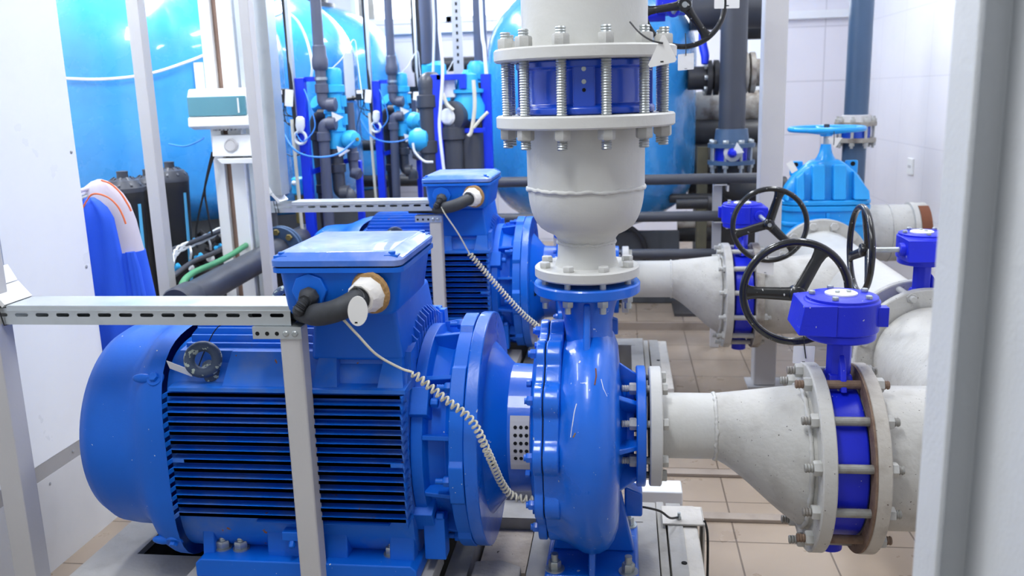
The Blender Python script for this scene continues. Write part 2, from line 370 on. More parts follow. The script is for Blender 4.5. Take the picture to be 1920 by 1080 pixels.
# ------------------------------------------------------------------ pump units (axis along X at z .605; near unit at Y 2.5)
ZC = .605
def make_motor(Y, label):
    t = thing('electric_motor', label, 'motor', (-.8, Y, .285))
    # fan cover: squarish at the body end, round at the far end
    rings = []
    for x, r, n in ((-1.112, .316, 4.0), (-1.15, .315, 3.9), (-1.18, .31, 3.4), (-1.2, .302, 2.75), (-1.22, .294, 2.25), (-1.25, .289, 2.03), (-1.31, .288, 2), (-1.35, .283, 2), (-1.382, .264, 2), (-1.4, .23, 2), (-1.408, .18, 2), (-1.41, .1, 2)):
        rings.append([(x, Y + math.cos(a) * selr(a, r, n), ZC + math.sin(a) * selr(a, r, n)) for a in [2 * PI * j / 72 for j in range(72)]])
    fc = MB().loft(rings, False, True).build('fan_cover', 'blue', t, ang=50)
    for sy in (-1, 1):
        for sz in (-1, 1):
            b = MB()
            # dimpled bolt recess at each corner
            a = math.atan2(sz * .78, sy); rr = selr(a, .315, 3.9); d = (0, math.cos(a), math.sin(a))
            p = Vector((-1.135, Y + math.cos(a) * (rr - .003), ZC + math.sin(a) * (rr - .003)))
            b.lathe([(.022, -.004), (.02, .003), (.012, .004)], p, d, 24).bolt(p, d, .02, .013)
            b.sphere((-1.168, p.y - d[1] * .004, p.z - d[2] * .004), .02, 16, (1.5, .5, .62))
            b.build('bolt', 'blue', fc)
    g = MB()
    for k in range(1, 5): g.torus((-1.411, Y, ZC), (1, 0, 0), .04 * k, .004, 40, 6)
    for k in range(6):
        a = PI * k / 6; g.cyl((-1.411, Y - .17 * math.cos(a), ZC - .17 * math.sin(a)), (-1.411, Y + .17 * math.cos(a), ZC + .17 * math.sin(a)), .004, 6)
    g.build('fan_grille', 'blackp', fc)
    # finned housing
    m = MB()
    m.loft([[(x, Y + math.cos(a) * selr(a, .29, 4.2), ZC + math.sin(a) * selr(a, .29, 4.2)) for a in [2 * PI * j / 96 for j in range(96)]] for x in (-1.112, -.492)])
    def hfin(z, y_out, y_in, x0, x1, th):
        # plan outline with raked ends, slightly thicker at the root
        bot = [(x0 + .03, y_in, z - th * 1.3), (x1 - .035, y_in, z - th * 1.3), (x1, y_out + .03, z - th), (x1 - .012, y_out, z - th * .75), (x0 + .004, y_out, z - th * .75), (x0, y_out + .02, z - th)]
        top = [(p[0], p[1], z + (z - p[2])) for p in bot]
        if y_out > Y:
            bot = [(p[0], 2 * Y - p[1], p[2]) for p in bot]; top = [(p[0], 2 * Y - p[1], p[2]) for p in top]
        m.hexa(bot, top)
    nf = 14
    for i in range(nf):
        z = .793 - i * .0245
        dz = z - ZC; yo = .318 if abs(dz) < .1 else .318 - (abs(dz) - .1) ** 2 * 1.6
        yi = .235
        sh = .03 if i == 7 else 0.
        for s in (-1, 1):
            if s < 0: hfin(z, Y - yo, Y - yi, -1.1 + sh, -.49 - sh, .0062)
            else: hfin(z, Y + yo, Y - yi, -1.1, -.49, .0062)
    # upper vertical fins
    for k in range(-5, 6):
        y = k * .029; zt = ZC + math.sqrt(.349 ** 2 - y * y)
        m.prism([(-1.095, ZC + .2), (-1.095, zt - .015), (-1.08, zt), (-.52, zt), (-.49, zt - .03), (-.49, ZC + .2)], 'xz', Y + y - .0035, Y + y + .0035)
    for s in (-1, 1):
        # ledge and sloping shoulder at the upper corners
        q = [(Y + s * .312, .803), (Y + s * .312, .813), (Y + s * .248, .817), (Y + s * .232, .886), (Y + s * .19, .89), (Y + s * .19, .79)]
        m.prism(q, 'yz', -1.09, -.487)
        for x0, x1 in ((-.955, -.78), (-.725, -.66), (-.56, -.495)):
            c = .012
            m.hexa([(x0, Y + s * .298, .812), (x1, Y + s * .298, .812), (x1, Y + s * .2, .812), (x0, Y + s * .2, .812)],
                   [(x0 + c, Y + s * .25, .889), (x1 - c, Y + s * .25, .889), (x1 - c, Y + s * .19, .884), (x0 + c, Y + s * .19, .884)])
        # tall outer plates with notch between them
        for x0, x1 in ((-1.09, -.715), (-.69, -.5)):
            m.prism([(x0, .8), (x0 + .006, .898), (x1 - .01, .898), (x1, .888), (x1, .8)], 'xz', Y + s * .207, Y + s * .197)
        for x0, x1 in ((-1.09, -.75), (-.7, -.51)):
            m.prism([(x0, .8), (x0 + .006, .911), (x1 - .01, .911), (x1, .902), (x1, .8)], 'xz', Y + s * .176, Y + s * .168)
    m.build('finned_housing', 'fin', t, ang=30)
    # foot mountings
    for s in (-1, 1):
        f = MB()
        y0, y1 = sorted((Y + s * .315, Y + s * .12))
        f.prism([(-1.07, .298), (-1.07, .336), (-1.055, .349), (-.498, .349), (-.483, .336), (-.483, .298)], 'xz', y0, y1)
        for x0, x1 in ((-1.062, -1.03), (-.56, -.495)):
            f.hexa([(x0, y0 + .03, .33), (x1, y0 + .03, .33), (x1, y1, .33), (x0, y1, .33)], [(x0, y0 + .05, .47), (x1, y0 + .05, .47), (x1, y1, .47), (x0, y1, .47)])
        f.hexa([(-.885, Y + s * .285, .33), (-.67, Y + s * .285, .33), (-.67, Y + s * .1, .33), (-.885, Y + s * .1, .33)],
               [(-.885, Y + s * .27, .455), (-.67, Y + s * .27, .455), (-.67, Y + s * .1, .455), (-.885, Y + s * .1, .455)])
        f.box(-.9, -.55, *sorted((Y + s * .3, Y + s * .12)), .447, .456)
        fo = f.build('foot', 'blue', t, bevel=.008)
        MB().box(-.8, -.735, *sorted((Y + s * .286, Y + s * .27)), .362, .398).build('foot_slot', 'bore', fo, bevel=.01)
        c = MB().box(-.83, -.73, *sorted((Y + s * .31, Y + s * .28)), .405, .43)
        for x in (-.805, -.775): c.bolt((x, Y + s * .3, .405), (0, s * .7, -.7), .016, .022)
        c.build('earth_lug', 'blue', fo, bevel=.003)
        for x in (-1.018, -.968, -.56):
            b = MB().lathe([(.022, 0), (.022, .004)], (x, Y + s * .255, .349), (0, 0, 1), 20)
            b.bolt((x, Y + s * .255, .353), (0, 0, 1), .032, .02, .01, .012, .3)
            b.build('bolt', 'zinc', fo)
    # pale shim plate under the feet
    # drive-end shield
    m = MB().lathe([(.27, 0), (.285, .005), (.285, .034), (.262, .044), (.25, .085), (.27, .112)], (-.495, Y, ZC), (1, 0, 0), 48)
    for k in range(12):
        a = 2 * PI * (k + .5) / 12; d = Vector((0, math.cos(a), math.sin(a))); n = Vector((0, -math.sin(a), math.cos(a)))
        P = lambda x, r, w: Vector((x, Y, ZC)) + d * r + n * w
        m.hexa([P(-.47, .2, -.006), P(-.38, .2, -.006), P(-.38, .2, .006), P(-.47, .2, .006)], [P(-.46, .29, -.006), P(-.38, .3, -.006), P(-.38, .3, .006), P(-.46, .29, .006)])
    for a in (.18 * PI, .82 * PI, 1.18 * PI, 1.82 * PI):
        d = Vector((0, math.cos(a), math.sin(a))); n = Vector((0, -math.sin(a), math.cos(a))); P = lambda x, r, w: Vector((x, Y, ZC)) + d * r + n * w
        m.hexa([P(-.52, .22, -.04), P(-.44, .22, -.04), P(-.44, .22, .04), P(-.52, .22, .04)], [P(-.52, .305, -.035), P(-.445, .305, -.035), P(-.445, .305, .035), P(-.52, .305, .035)])
        m.bolt(P(-.442, .285, 0), (1, 0, 0), .022, .02)
    for sy in (-1, 1):
        m.box(-.475, -.42, *sorted((Y + sy * .2, Y + sy * .25)), .335, .45)
    m.build('drive_end_shield', 'blue', t, bevel=.004)
    # round mounting flange, two discs face to face
    pl = MB()
    def lobed(r0, rb, n, off):
        out = []
        for j in range(144):
            a = 2 * PI * j / 144; dd = abs((a - off + PI / n) % (2 * PI / n) - PI / n)
            out.append((Y + math.cos(a) * (rb if dd < .17 else r0), ZC + math.sin(a) * (rb if dd < .17 else r0)))
        return out
    pl.prism(lobed(.309, .32, 8, .1), 'yz', -.39, -.353)
    fl = pl.build('mounting_flange', 'blue', t, bevel=.003)
    for k in range(8):
        a = .1 + 2 * PI * k / 8
        b = MB().bolt((-.39, Y + .3 * math.cos(a), ZC + .3 * math.sin(a)), (-1, 0, 0), .024, .016, .008, .02, .2)
        b.build('bolt', 'blue', fl)
    # terminal box on its pedestal
    p = MB()
    p.hexa([(-.735, Y - .26, .87), (-.5, Y - .26, .87), (-.5, Y + .14, .87), (-.735, Y + .14, .87)], [(-.722, Y - .25, 1.0), (-.515, Y - .25, 1.0), (-.515, Y + .12, 1.0), (-.722, Y + .12, 1.0)])
    p.build('pedestal', 'blue', t, bevel=.012, seg=3)
    y0, y1 = Y - .375, Y - .035
    def rr(x0, x1, ya, yb, z, r):
        out = []
        for cx, cy, a0 in ((x1 - r, yb - r, 0), (x0 + r, yb - r, PI / 2), (x0 + r, ya + r, PI), (x1 - r, ya + r, 1.5 * PI)):
            for k in range(6):
                a = a0 + PI / 2 * k / 5; out.append((cx + r * math.cos(a), cy + r * math.sin(a), z))
        return out
    b = MB().loft([rr(-.745, -.492, y0 + .02, y1 - .03, 1.012, .025), rr(-.748, -.482, y0 + .012, y1 - .015, 1.024, .025), rr(-.757, -.47, y0 + .008, y1, 1.112, .022), rr(-.77, -.46, y0 - .004, y1 + .01, 1.115, .022), rr(-.77, -.46, y0 - .004, y1 + .01, 1.126, .022)])
    bx = b.build('terminal_box', 'blue', t, ang=40)
    MB().loft([rr(-.765, -.469, y0, y1 + .006, 1.126, .02), rr(-.765, -.469, y0, y1 + .006, 1.13, .02)]).build('gasket', 'bore', bx)
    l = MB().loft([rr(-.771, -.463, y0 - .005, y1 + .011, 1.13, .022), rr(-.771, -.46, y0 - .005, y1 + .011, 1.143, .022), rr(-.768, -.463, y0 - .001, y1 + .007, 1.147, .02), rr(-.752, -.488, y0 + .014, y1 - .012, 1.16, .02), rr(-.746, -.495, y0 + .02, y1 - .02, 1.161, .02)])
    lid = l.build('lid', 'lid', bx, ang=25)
    for x in (-.747, -.487):
        for yy in (y0 + .018, y1 - .014):
            k = MB().box(x - .016, x + .016, yy - .013, yy + .013, 1.132, 1.154); k.bolt((x, yy, 1.154), (0, 0, 1), .015, .007)
            k.build('lid_screw', 'blue', bx, bevel=.004)
    # cable entries on the front face
    e = MB().lathe([(.042, 0), (.042, .012), (.039, .014)], (-.683, y0 + .014, 1.072), (0, -1, 0), 8); e.build('entry_boss', 'blue', bx, bevel=.002)
    gl = MB().lathe([(.022, 0), (.025, .008), (.022, .02), (.016, .026), (.016, .03)], (-.68, y0, 1.062), (-.1, -1, -.25), 8)
    gpts = spline([(-.682, y0 - .02, 1.057), (-.69, y0 - .035, 1.046), (-.7, y0 - .03, 1.032), (-.72, Y - .33, 1.016), (-.76, Y - .3, 1.01)], 10)
    gl.tube(gpts, [.014 if k % 2 else .0115 for k in range(len(gpts))], 10)
    gl.build('cable_gland', 'rubber', bx)
    wf = MB()
    wf.lathe([(.046, 0), (.046, .004), (.04, .02), (.036, .04), (.031, .044), (.028, .034)], (-.54, y0 + .008, 1.066), (-.35, -1, -.12), 10)
    ent = wf.build('sealed_entry', 'foam', bx, bevel=.002); ent['label'] = 'white sealed cable entry'
    MB().lathe([(.049, 0), (.051, .004), (.047, .01), (.04, .012)], (-.538, y0 + .0075, 1.068), (-.25, -1, -.1), 24).build('sealant', 'ochre', ent)
    return t
def supply_cable(Y, label):
    y0 = Y - .375; t = thing('supply_cable', label, 'cable', (-.66, y0 - .04, 1.0))
    pts = spline([(-.85, y0 + .075, 1.0075), (-.79, y0 + .075, 1.0075), (-.742, y0 + .07, 1.009), (-.705, y0 + .03, 1.014), (-.655, y0 - .03, 1.024), (-.6, y0 - .052, 1.04), (-.56, y0 - .025, 1.058), (-.54, y0 + .005, 1.066)], 6)
    MB().tube(pts, [.02 + .006 * min(1, k / 16) for k in range(len(pts))], 18).build('sheath', 'rubber', t)
    MB().tube([(-.653, y0 - .055, 1.037), (-.649, y0 - .0585, 1.028), (-.643, y0 - .0575, 1.02)], [.0035, .005, .0035], 10).build('green_mark', 'green', t)
    return t
def coil_cord(straight, path, turns, R, label, cat='cable', r=.0035, name='coiled_cord'):
    S = spline(straight, 8); Pp = spline(path, 12); n = turns * 9
    L = [0.]
    for a, b in zip(Pp, Pp[1:]): L.append(L[-1] + (b - a).length)
    out = list(S)
    for i in range(n + 1):
        d = L[-1] * i / n; k = max(j for j in range(len(L)) if L[j] <= d + 1e-9); k = min(k, len(Pp) - 2)
        tt = (d - L[k]) / max(1e-6, L[k + 1] - L[k]); p = Pp[k].lerp(Pp[k + 1], tt); u, v, _ = frame_for(Pp[k + 1] - Pp[k])
        a = 2 * PI * turns * i / n; out.append(p + u * R * math.cos(a) + v * R * math.sin(a))
    return tag(MB().tube(out, r, 6).build(name, 'cream'), label, cat)

def eyebolt(o, axis, ringaxis, mat, parent):
    d = Vector(axis).normalized(); e = MB()
    e.lathe([(.032, 0), (.032, .01), (.02, .02), (.014, .04)], o, d, 20)
    e.torus(Vector(o) + d * .062, ringaxis, .033, .0135, 36, 12)
    return e.build('eye_bolt', mat, parent)

def plate_tag(name, poly, o, u, v, th, mat, label, cat='tag', hole=None, group=None):
    """thin plate, outline poly in the (u, v) plane at o"""
    u = Vector(u).normalized(); v = Vector(v).normalized(); n = u.cross(v).normalized(); o = Vector(o)
    m = MB().hexa([o + u * a + v * b for a, b in poly], [o + u * a + v * b + n * th for a, b in poly])
    t = thing(name, label, cat, o, group)
    m.build('plate', mat, t)
    if hole:
        hx, hy, hw, hh = hole
        q = [(hx - hw, hy - hh), (hx + hw, hy - hh), (hx + hw, hy + hh), (hx - hw, hy + hh)]
        MB().hexa([o + u * a + v * b - n * .0006 for a, b in q], [o + u * a + v * b + n * (th + .0006) for a, b in q]).build('slot', 'bore', t)
    return t
def rrect(w, h, r, n=4):
    out = []
    for cx, cy, a0 in ((w / 2 - r, h / 2 - r, 0), (-w / 2 + r, h / 2 - r, PI / 2), (-w / 2 + r, -h / 2 + r, PI), (w / 2 - r, -h / 2 + r, 1.5 * PI)):
        for k in range(n + 1):
            a = a0 + PI / 2 * k / n; out.append((cx + r * math.cos(a), cy + r * math.sin(a)))
    return out

def make_pump(Y, label):
    t = thing('centrifugal_pump', label, 'pump', (-.06, Y, .23))
    C = (0, Y, ZC)
    # lantern between motor flange and casing
    m = MB().prism([(Y + .318 * math.cos(a), ZC + .318 * math.sin(a)) for a in [2 * PI * j / 96 for j in range(96)]], 'yz', -.352, -.318)
    m.build('lantern_flange', 'volute', t, bevel=.004)
    rings = []
    for x, r in ((-.32, .236), (-.314, .23), (-.274, .183), (-.264, .175), (-.2, .172), (-.17, .172)):
        ring = []
        for j in range(96):
            a = 2 * PI * j / 96; ring.append((x, Y + r * math.cos(a), ZC + r * math.sin(a)))
        rings.append(ring)
    la = MB().loft(rings).build('lantern', 'volute', t, ang=25)
    # vent plate, curved on the lantern's near side
    g = MB(); A0, A1 = PI + .12, PI + .12 - .0; 
    def on_l(x, a, r): return (x, Y - r * math.cos(a), ZC + r * math.sin(a))
    n = 10; ra = [(-.29 + .82 * k / n) for k in range(n + 1)]
    for k in range(n):
        g.hexa([on_l(-.256, ra[k], .171), on_l(-.206, ra[k], .171), on_l(-.206, ra[k + 1], .171), on_l(-.256, ra[k + 1], .171)],
               [on_l(-.256, ra[k], .177), on_l(-.206, ra[k], .177), on_l(-.206, ra[k + 1], .177), on_l(-.256, ra[k + 1], .177)])
    vp = g.build('vent_plate', 'gpost', la); vp['label'] = 'grey perforated vent plate'
    h = MB()
    for i in range(3):
        for k in range(5):
            a = -.10 + k * .115; x = -.242 + i * .0145
            p = Vector(on_l(x, a, .1772)); d = Vector((0, -math.cos(a), math.sin(a))); h.lathe([(.0048, 0), (.0048, .0006)], p, d, 12)
    h.build('holes', 'bore', vp)
    MB().lathe([(.013, 0), (.013, .002)], on_l(-.297, -.05, .212), (-.6, -.8, 0), 14).build('drain_hole', 'bore', la)
    # lobed casing cover, two plates with a seam
    def lob(r0, rc, rl, n=12, off=math.radians(175)):
        out = []
        for j in range(288):
            a = 2 * PI * j / 288; dd = (a - off + PI / n) % (2 * PI / n) - PI / n; r = r0
            q = rl * rl - (rc * math.sin(dd)) ** 2
            if q > 0: r = max(r, rc * math.cos(dd) + math.sqrt(q))
            out.append((Y + r * math.cos(a), ZC + r * math.sin(a)))
        return out
    cp = MB().prism(lob(.274, .252, .047), 'yz', -.187, -.164)
    cp.lathe([(.225, 0), (.235, .006), (.24, .016)], (-.2, Y, ZC), (1, 0, 0), 64)
    cover = cp.build('casing_cover', 'volute', t, bevel=.004)
    MB().prism(lob(.27, .248, .045), 'yz', -.1645, -.1615).build('seam', 'bore', cover)
    for k in range(12):
        a = math.radians(175) + 2 * PI * k / 12
        MB().bolt((-.187, Y + .268 * math.cos(a), ZC + .268 * math.sin(a)), (-1, 0, 0), .023, .017, .009, .006, .4).build('bolt', 'volute', cover)
        if k % 2 == 0:
            MB().bolt((-.2, Y + .225 * math.cos(a + .26), ZC + .225 * math.sin(a + .26)), (-1, 0, 0), .016, .012, 0, 0).build('bolt', 'volute', cover)
    # volute
    rings = []; n = 120
    prof = ((-.162, -.045, .245), (-.162, -.035, 0), (-.135, -.035, 0), (-.118, -.03, 0), (-.105, -.018, 0), (-.09, -.004, 0), (-.07, .006, 0), (-.05, .009, 0), (-.03, .006, 0), (-.008, -.006, 0), (.008, -.03, 0), (.018, -.06, 0), (.022, -.1, 0), (.024, 0, .15), (.03, 0, .125), (.042, 0, .11), (.06, 0, .106))
    lobp = None
    for x, dr, fix in prof:
        ring = []
        for j in range(n):
            a = 2 * PI * j / n
            sp = .288 + .036 * (.5 + .5 * math.cos(a + PI / 2))
            r = fix if fix else sp + dr
            if -.14 < x < -.1:   # swellings behind the bolts
                dd = (a - math.radians(175) + PI / 12) % (PI / 6) - PI / 12
                r += .012 * max(0, 1 - (abs(dd) / .16) ** 2) * (1 if x < -.11 else .5)
            ring.append((x, Y + r * math.cos(a), ZC + r * math.sin(a)))
        rings.append(ring)
    v = MB().loft(rings)
    v2 = MB().prism(lob(.274, .252, .047), 'yz', -.162, -.122)
    volute = v.build('volute_casing', 'volute', t, ang=30)
    v2.build('casing_rim', 'volute', volute, bevel=.006, seg=3)
    # discharge neck
    rings = []
    for z, rx, ry, cx in ((.76, .075, .12, -.055), (.84, .066, .105, -.056), (.88, .062, .098, -.058), (.91, .064, .094, -.06), (.945, .072, .092, -.061), (.98, .084, .092, -.062), (.992, .09, .094, -.062)):
        rings.append([(cx + rx * math.cos(a), Y + ry * math.sin(a), z) for a in [2 * PI * j / 48 for j in range(48)]])
    dn = MB().loft(rings).build('discharge_neck', 'volute', t, ang=50)
    MB().hexa([(-.068, Y - .17, .80), (-.05, Y - .17, .80), (-.05, Y - .05, .80), (-.068, Y - .05, .80)], [(-.068, Y - .098, .975), (-.05, Y - .098, .975), (-.05, Y - .05, .975), (-.068, Y - .05, .975)]).hexa(
        [(-.068, Y - .205, .72), (-.05, Y - .205, .72), (-.05, Y - .05, .72), (-.068, Y - .05, .72)], [(-.068, Y - .17, .80), (-.05, Y - .17, .80), (-.05, Y - .05, .80), (-.068, Y - .05, .80)]).build('rib', 'volute', dn, bevel=.006)
    fl = MB().lathe([(.09, 0), (.136, .002), (.139, .005), (.139, .026), (.136, .03), (.09, .03)], (-.062, Y, .986), (0, 0, 1), 64).build('discharge_flange', 'volute', t, ang=30)
    for k in range(8):
        a = PI / 8 + PI / 4 * k; x = -.062 + .115 * math.cos(a); y = Y + .115 * math.sin(a)
        MB().hexnut((x, y, .986), (0, 0, -1), .026, .017).cyl((x, y, .952), (x, y, 1.04), .0085, 12).build('bolt', 'zinc', fl)
    # suction nozzle and flange
    sf = MB().lathe([(.1, 0), (.158, .0), (.162, .003), (.162, .022), (.158, .025), (.1, .025)], (.066, Y, ZC + .01), (1, 0, 0), 64).build('suction_flange', 'volute', t, ang=30)
    sn = MB()
    for k in range(8):
        a = PI / 4 * k; d = Vector((0, math.cos(a), math.sin(a))); nn = Vector((0, -math.sin(a), math.cos(a)))
        P = lambda x, r, w: Vector((x, Y, ZC + .005)) + d * r + nn * w
        sn.hexa([P(.01, .08, -.007), P(.068, .08, -.007), P(.068, .08, .007), P(.01, .08, .007)], [P(.01, .19, -.007), P(.068, .15, -.007), P(.068, .15, .007), P(.01, .19, .007)])
    sn.build('nozzle_ribs', 'volute', t, bevel=.003)
    for k in range(8):
        a = PI / 8 + PI / 4 * k; y = Y + .131 * math.cos(a); z = ZC + .01 + .131 * math.sin(a)
        MB().hexnut((.066, y, z), (-1, 0, 0), .028, .018).thread((.052, y, z), (.028, y, z), .0095).cyl((.05, y, z), (.1, y, z), .0093, 12).build('bolt', 'dull', sf)
    # foot
    f = MB()
    f.prism([(-.12, .42), (-.165, .255), (.062, .255), (.018, .46), (-.02, .42)], 'xz', Y - .03, Y + .01)
    f.hexa([(-.18, Y - .17, .23), (.075, Y - .17, .23), (.075, Y + .16, .23), (-.18, Y + .16, .23)], [(-.175, Y - .165, .255), (.07, Y - .165, .255), (.07, Y + .155, .255), (-.175, Y + .155, .255)])
    f.prism([(Y - .165, .25), (Y - .03, .46), (Y + .02, .46), (Y + .15, .25)], 'yz', -.06, -.042)
    f.prism([(.035, .42), (.035, .33), (.085, .33), (.085, .4)], 'xz', Y + .03, Y + .09)
    foot = f.build('foot', 'volute', t, bevel=.006)
    for x in (-.15, .045):
        for y in (Y - .135, Y + .125):
            MB().lathe([(.026, 0), (.026, .004)], (x, y, .255), (0, 0, 1), 24).bolt((x, y, .259), (0, 0, 1), .03, .022, .01, .02, .5).build('bolt', 'zinc', foot)
    return t
# ------------------------------------------------------------------ white pipework
def bead(o, axis, R, r, mat, parent, name='weld_bead'):
    u, v, d = frame_for(axis); o = Vector(o); n = 160; rnd = random.Random(3); off = [rnd.uniform(-.0035, .0035) for _ in range(n)]; th = [r * rnd.uniform(.75, 1.25) for _ in range(n)]
    off = [(off[i] + off[i - 1] + off[i - 2]) / 3 for i in range(n)]; th = [(th[i] + th[i - 1]) / 2 for i in range(n)]
    return MB().tube([o + d * off[i] + (u * math.cos(2 * PI * i / n) + v * math.sin(2 * PI * i / n)) * R for i in range(n)], th, 8, closed=True).build(name, mat, parent, ang=60)

def riser(Y, label):
    X = -.062; t = thing('riser_pipe', label, 'pipe', (X, Y, 1.03)); o = (X, Y, 0); Z = (0, 0, 1)
    MB().lathe([(.07, 1.03), (.132, 1.031), (.136, 1.035), (.136, 1.056), (.132, 1.06), (.07, 1.06)], o, Z, 64).build('bottom_flange', 'white', t, ang=30)
    MB().lathe([(.083, 1.06), (.076, 1.08), (.0745, 1.115), (.0745, 1.122)], o, Z, 56).build('neck', 'white', t, ang=50)
    bead((X, Y, 1.121), Z, .0745, .004, 'white', t)
    prof = []
    for k in range(15):
        q = k / 14; u = max(0, (q - .2) / .8); prof.append((.0745 + .02 * min(1, q / .2) ** 2 + .054 * math.sqrt(1 - (1 - u) ** 2), 1.122 + .138 * q))
    MB().lathe(prof + [(.149, 1.262)], o, Z, 72, False, False).build('reducer', 'white', t, ang=50)
    bead((X, Y, 1.262), Z, .149, .0055, 'white', t)
    MB().lathe([(.15, 1.262), (.15, 1.42)], o, Z, 72, False, False).build('barrel', 'white', t)
    MB().lathe([(.15, 1.414), (.22, 1.415), (.2245, 1.419), (.2245, 1.443), (.22, 1.447), (.12, 1.447)], o, Z, 80).build('top_flange', 'white', t, ang=30)
    for k in range(8):
        a = PI / 8 + PI / 4 * k + .02; MB().bolt((X + .115 * math.cos(a), Y + .115 * math.sin(a), 1.06), Z, .026, .014, 0, 0, .4 + k).build('bolt', 'white', t)
    return t
def upper_riser(Y, label, ztop=3.29):
    X = -.062; t = thing('discharge_pipe', label, 'pipe', (X, Y, 1.575)); o = (X, Y, 0); Z = (0, 0, 1)
    MB().lathe([(.12, 1.575), (.222, 1.576), (.2265, 1.58), (.2265, 1.603), (.222, 1.607), (.15, 1.607)], o, Z, 80).build('flange', 'white', t, ang=30)
    MB().lathe([(.156, 1.605), (.156, ztop)], o, Z, 72).build('barrel', 'white', t)
    return t
def check_valve(Y, label):
    X = -.062; t = thing('check_valve', label, 'valve', (X, Y, 1.448)); Z = (0, 0, 1)
    b = MB().lathe([(.12, 1.448), (.172, 1.448), (.174, 1.452), (.174, 1.464), (.17, 1.467), (.152, 1.47), (.15, 1.474), (.15, 1.55), (.154, 1.556), (.172, 1.558), (.172, 1.575), (.12, 1.575)], (X, Y, 0), Z, 80)
    for a in (-PI / 2 + .03, PI / 2, .1, PI): 
        d = Vector((math.cos(a), math.sin(a), 0)); n = Vector((-math.sin(a), math.cos(a), 0)); P = lambda r, w, z: Vector((X, Y, z)) + d * r + n * w
        b.hexa([P(.12, -.026, 1.455), P(.167, -.026, 1.455), P(.167, .026, 1.455), P(.12, .026, 1.455)], [P(.12, -.026, 1.57), P(.167, -.026, 1.57), P(.167, .026, 1.57), P(.12, .026, 1.57)])
    body = b.build('body', M['cvblue'], t, bevel=.004)
    a = -PI / 2 + .03; d = Vector((math.cos(a), math.sin(a), 0))
    for z, mat in ((1.553, 'zinc'), (1.524, 'zinc'), (1.505, 'bore')):
        m = MB().lathe([(.0045, 0), (.0045, .0015)] if mat == 'bore' else [(.0055, 0), (.0055, .0015), (.003, .002)], Vector((X, Y, z)) + d * .1665, d, 14)
        m.build('plug' if mat == 'zinc' else 'port', mat, body)
    for k in range(12):
        a = 2 * PI * (k + .5) / 12 + .03; x = X + .199 * math.cos(a); y = Y + .199 * math.sin(a)
        st = MB().thread((x, y, 1.368), (x, y, 1.648), .013).build('stud', 'zinc', t, ang=20)
        MB().hexnut((x, y, 1.607), Z, .036, .025, k * .7).build('nut', 'dull', st)
        MB().hexnut((x, y, 1.415), (0, 0, -1), .036, .025, k * .5).build('nut', 'dull', st)
    return t
M['cvblue'] = paint('deep_blue_valve_enamel', '0a48c6', .3, bump=.03, coat=.4, chips=.03)

def suction_spool(Y, dx, label):
    t = thing('suction_reducer', label, 'pipe', (.3, Y, .35)); X = (1, 0, 0)
    MB().lathe([(.08, 0), (.156, 0), (.16, .003), (.16, .029), (.156, .032), (.087, .032)], (.1005, Y, .615), X, 64).build('pump_flange', 'white', t, ang=30)
    for k in range(8):
        a = PI / 8 + PI / 4 * k; MB().bolt((.1325, Y + .131 * math.cos(a), .615 + .131 * math.sin(a)), X, .028, .015, 0, 0, k).build('bolt', 'dull', t)
    rings = []
    for x in (.125, .2, .272 + dx): rings.append([(x, Y + .0875 * math.cos(a), .617 + .0875 * math.sin(a)) for a in [2 * PI * j / 56 for j in range(56)]])
    MB().loft(rings).build('barrel', 'white', t)
    bead((.272 + dx, Y, .617), X, .087, .005, 'white', t)
    rings = []
    for k in range(17):
        q = k / 16; x = .272 + dx + .235 * q; s = q * q * (3 - 2 * q) * .45 + q * .55
        top = .7045 + .022 * q; bot = .53 - .18 * s; r = (top - bot) / 2; rings.append([(x, Y + r * math.cos(a), (top + bot) / 2 + r * math.sin(a)) for a in [2 * PI * j / 72 for j in range(72)]])
    MB().loft(rings).build('reducer', 'dwhite', t)
    bead((.494 + dx, Y, .5405), X, .1855, .0065, 'dwhite', t)
    MB().lathe([(.185, 0), (.244, 0), (.248, .003), (.248, .032), (.244, .035), (.17, .035)], (.507 + dx, Y, .538), X, 80).build('valve_flange', 'dwhite', t, ang=30)
    return t

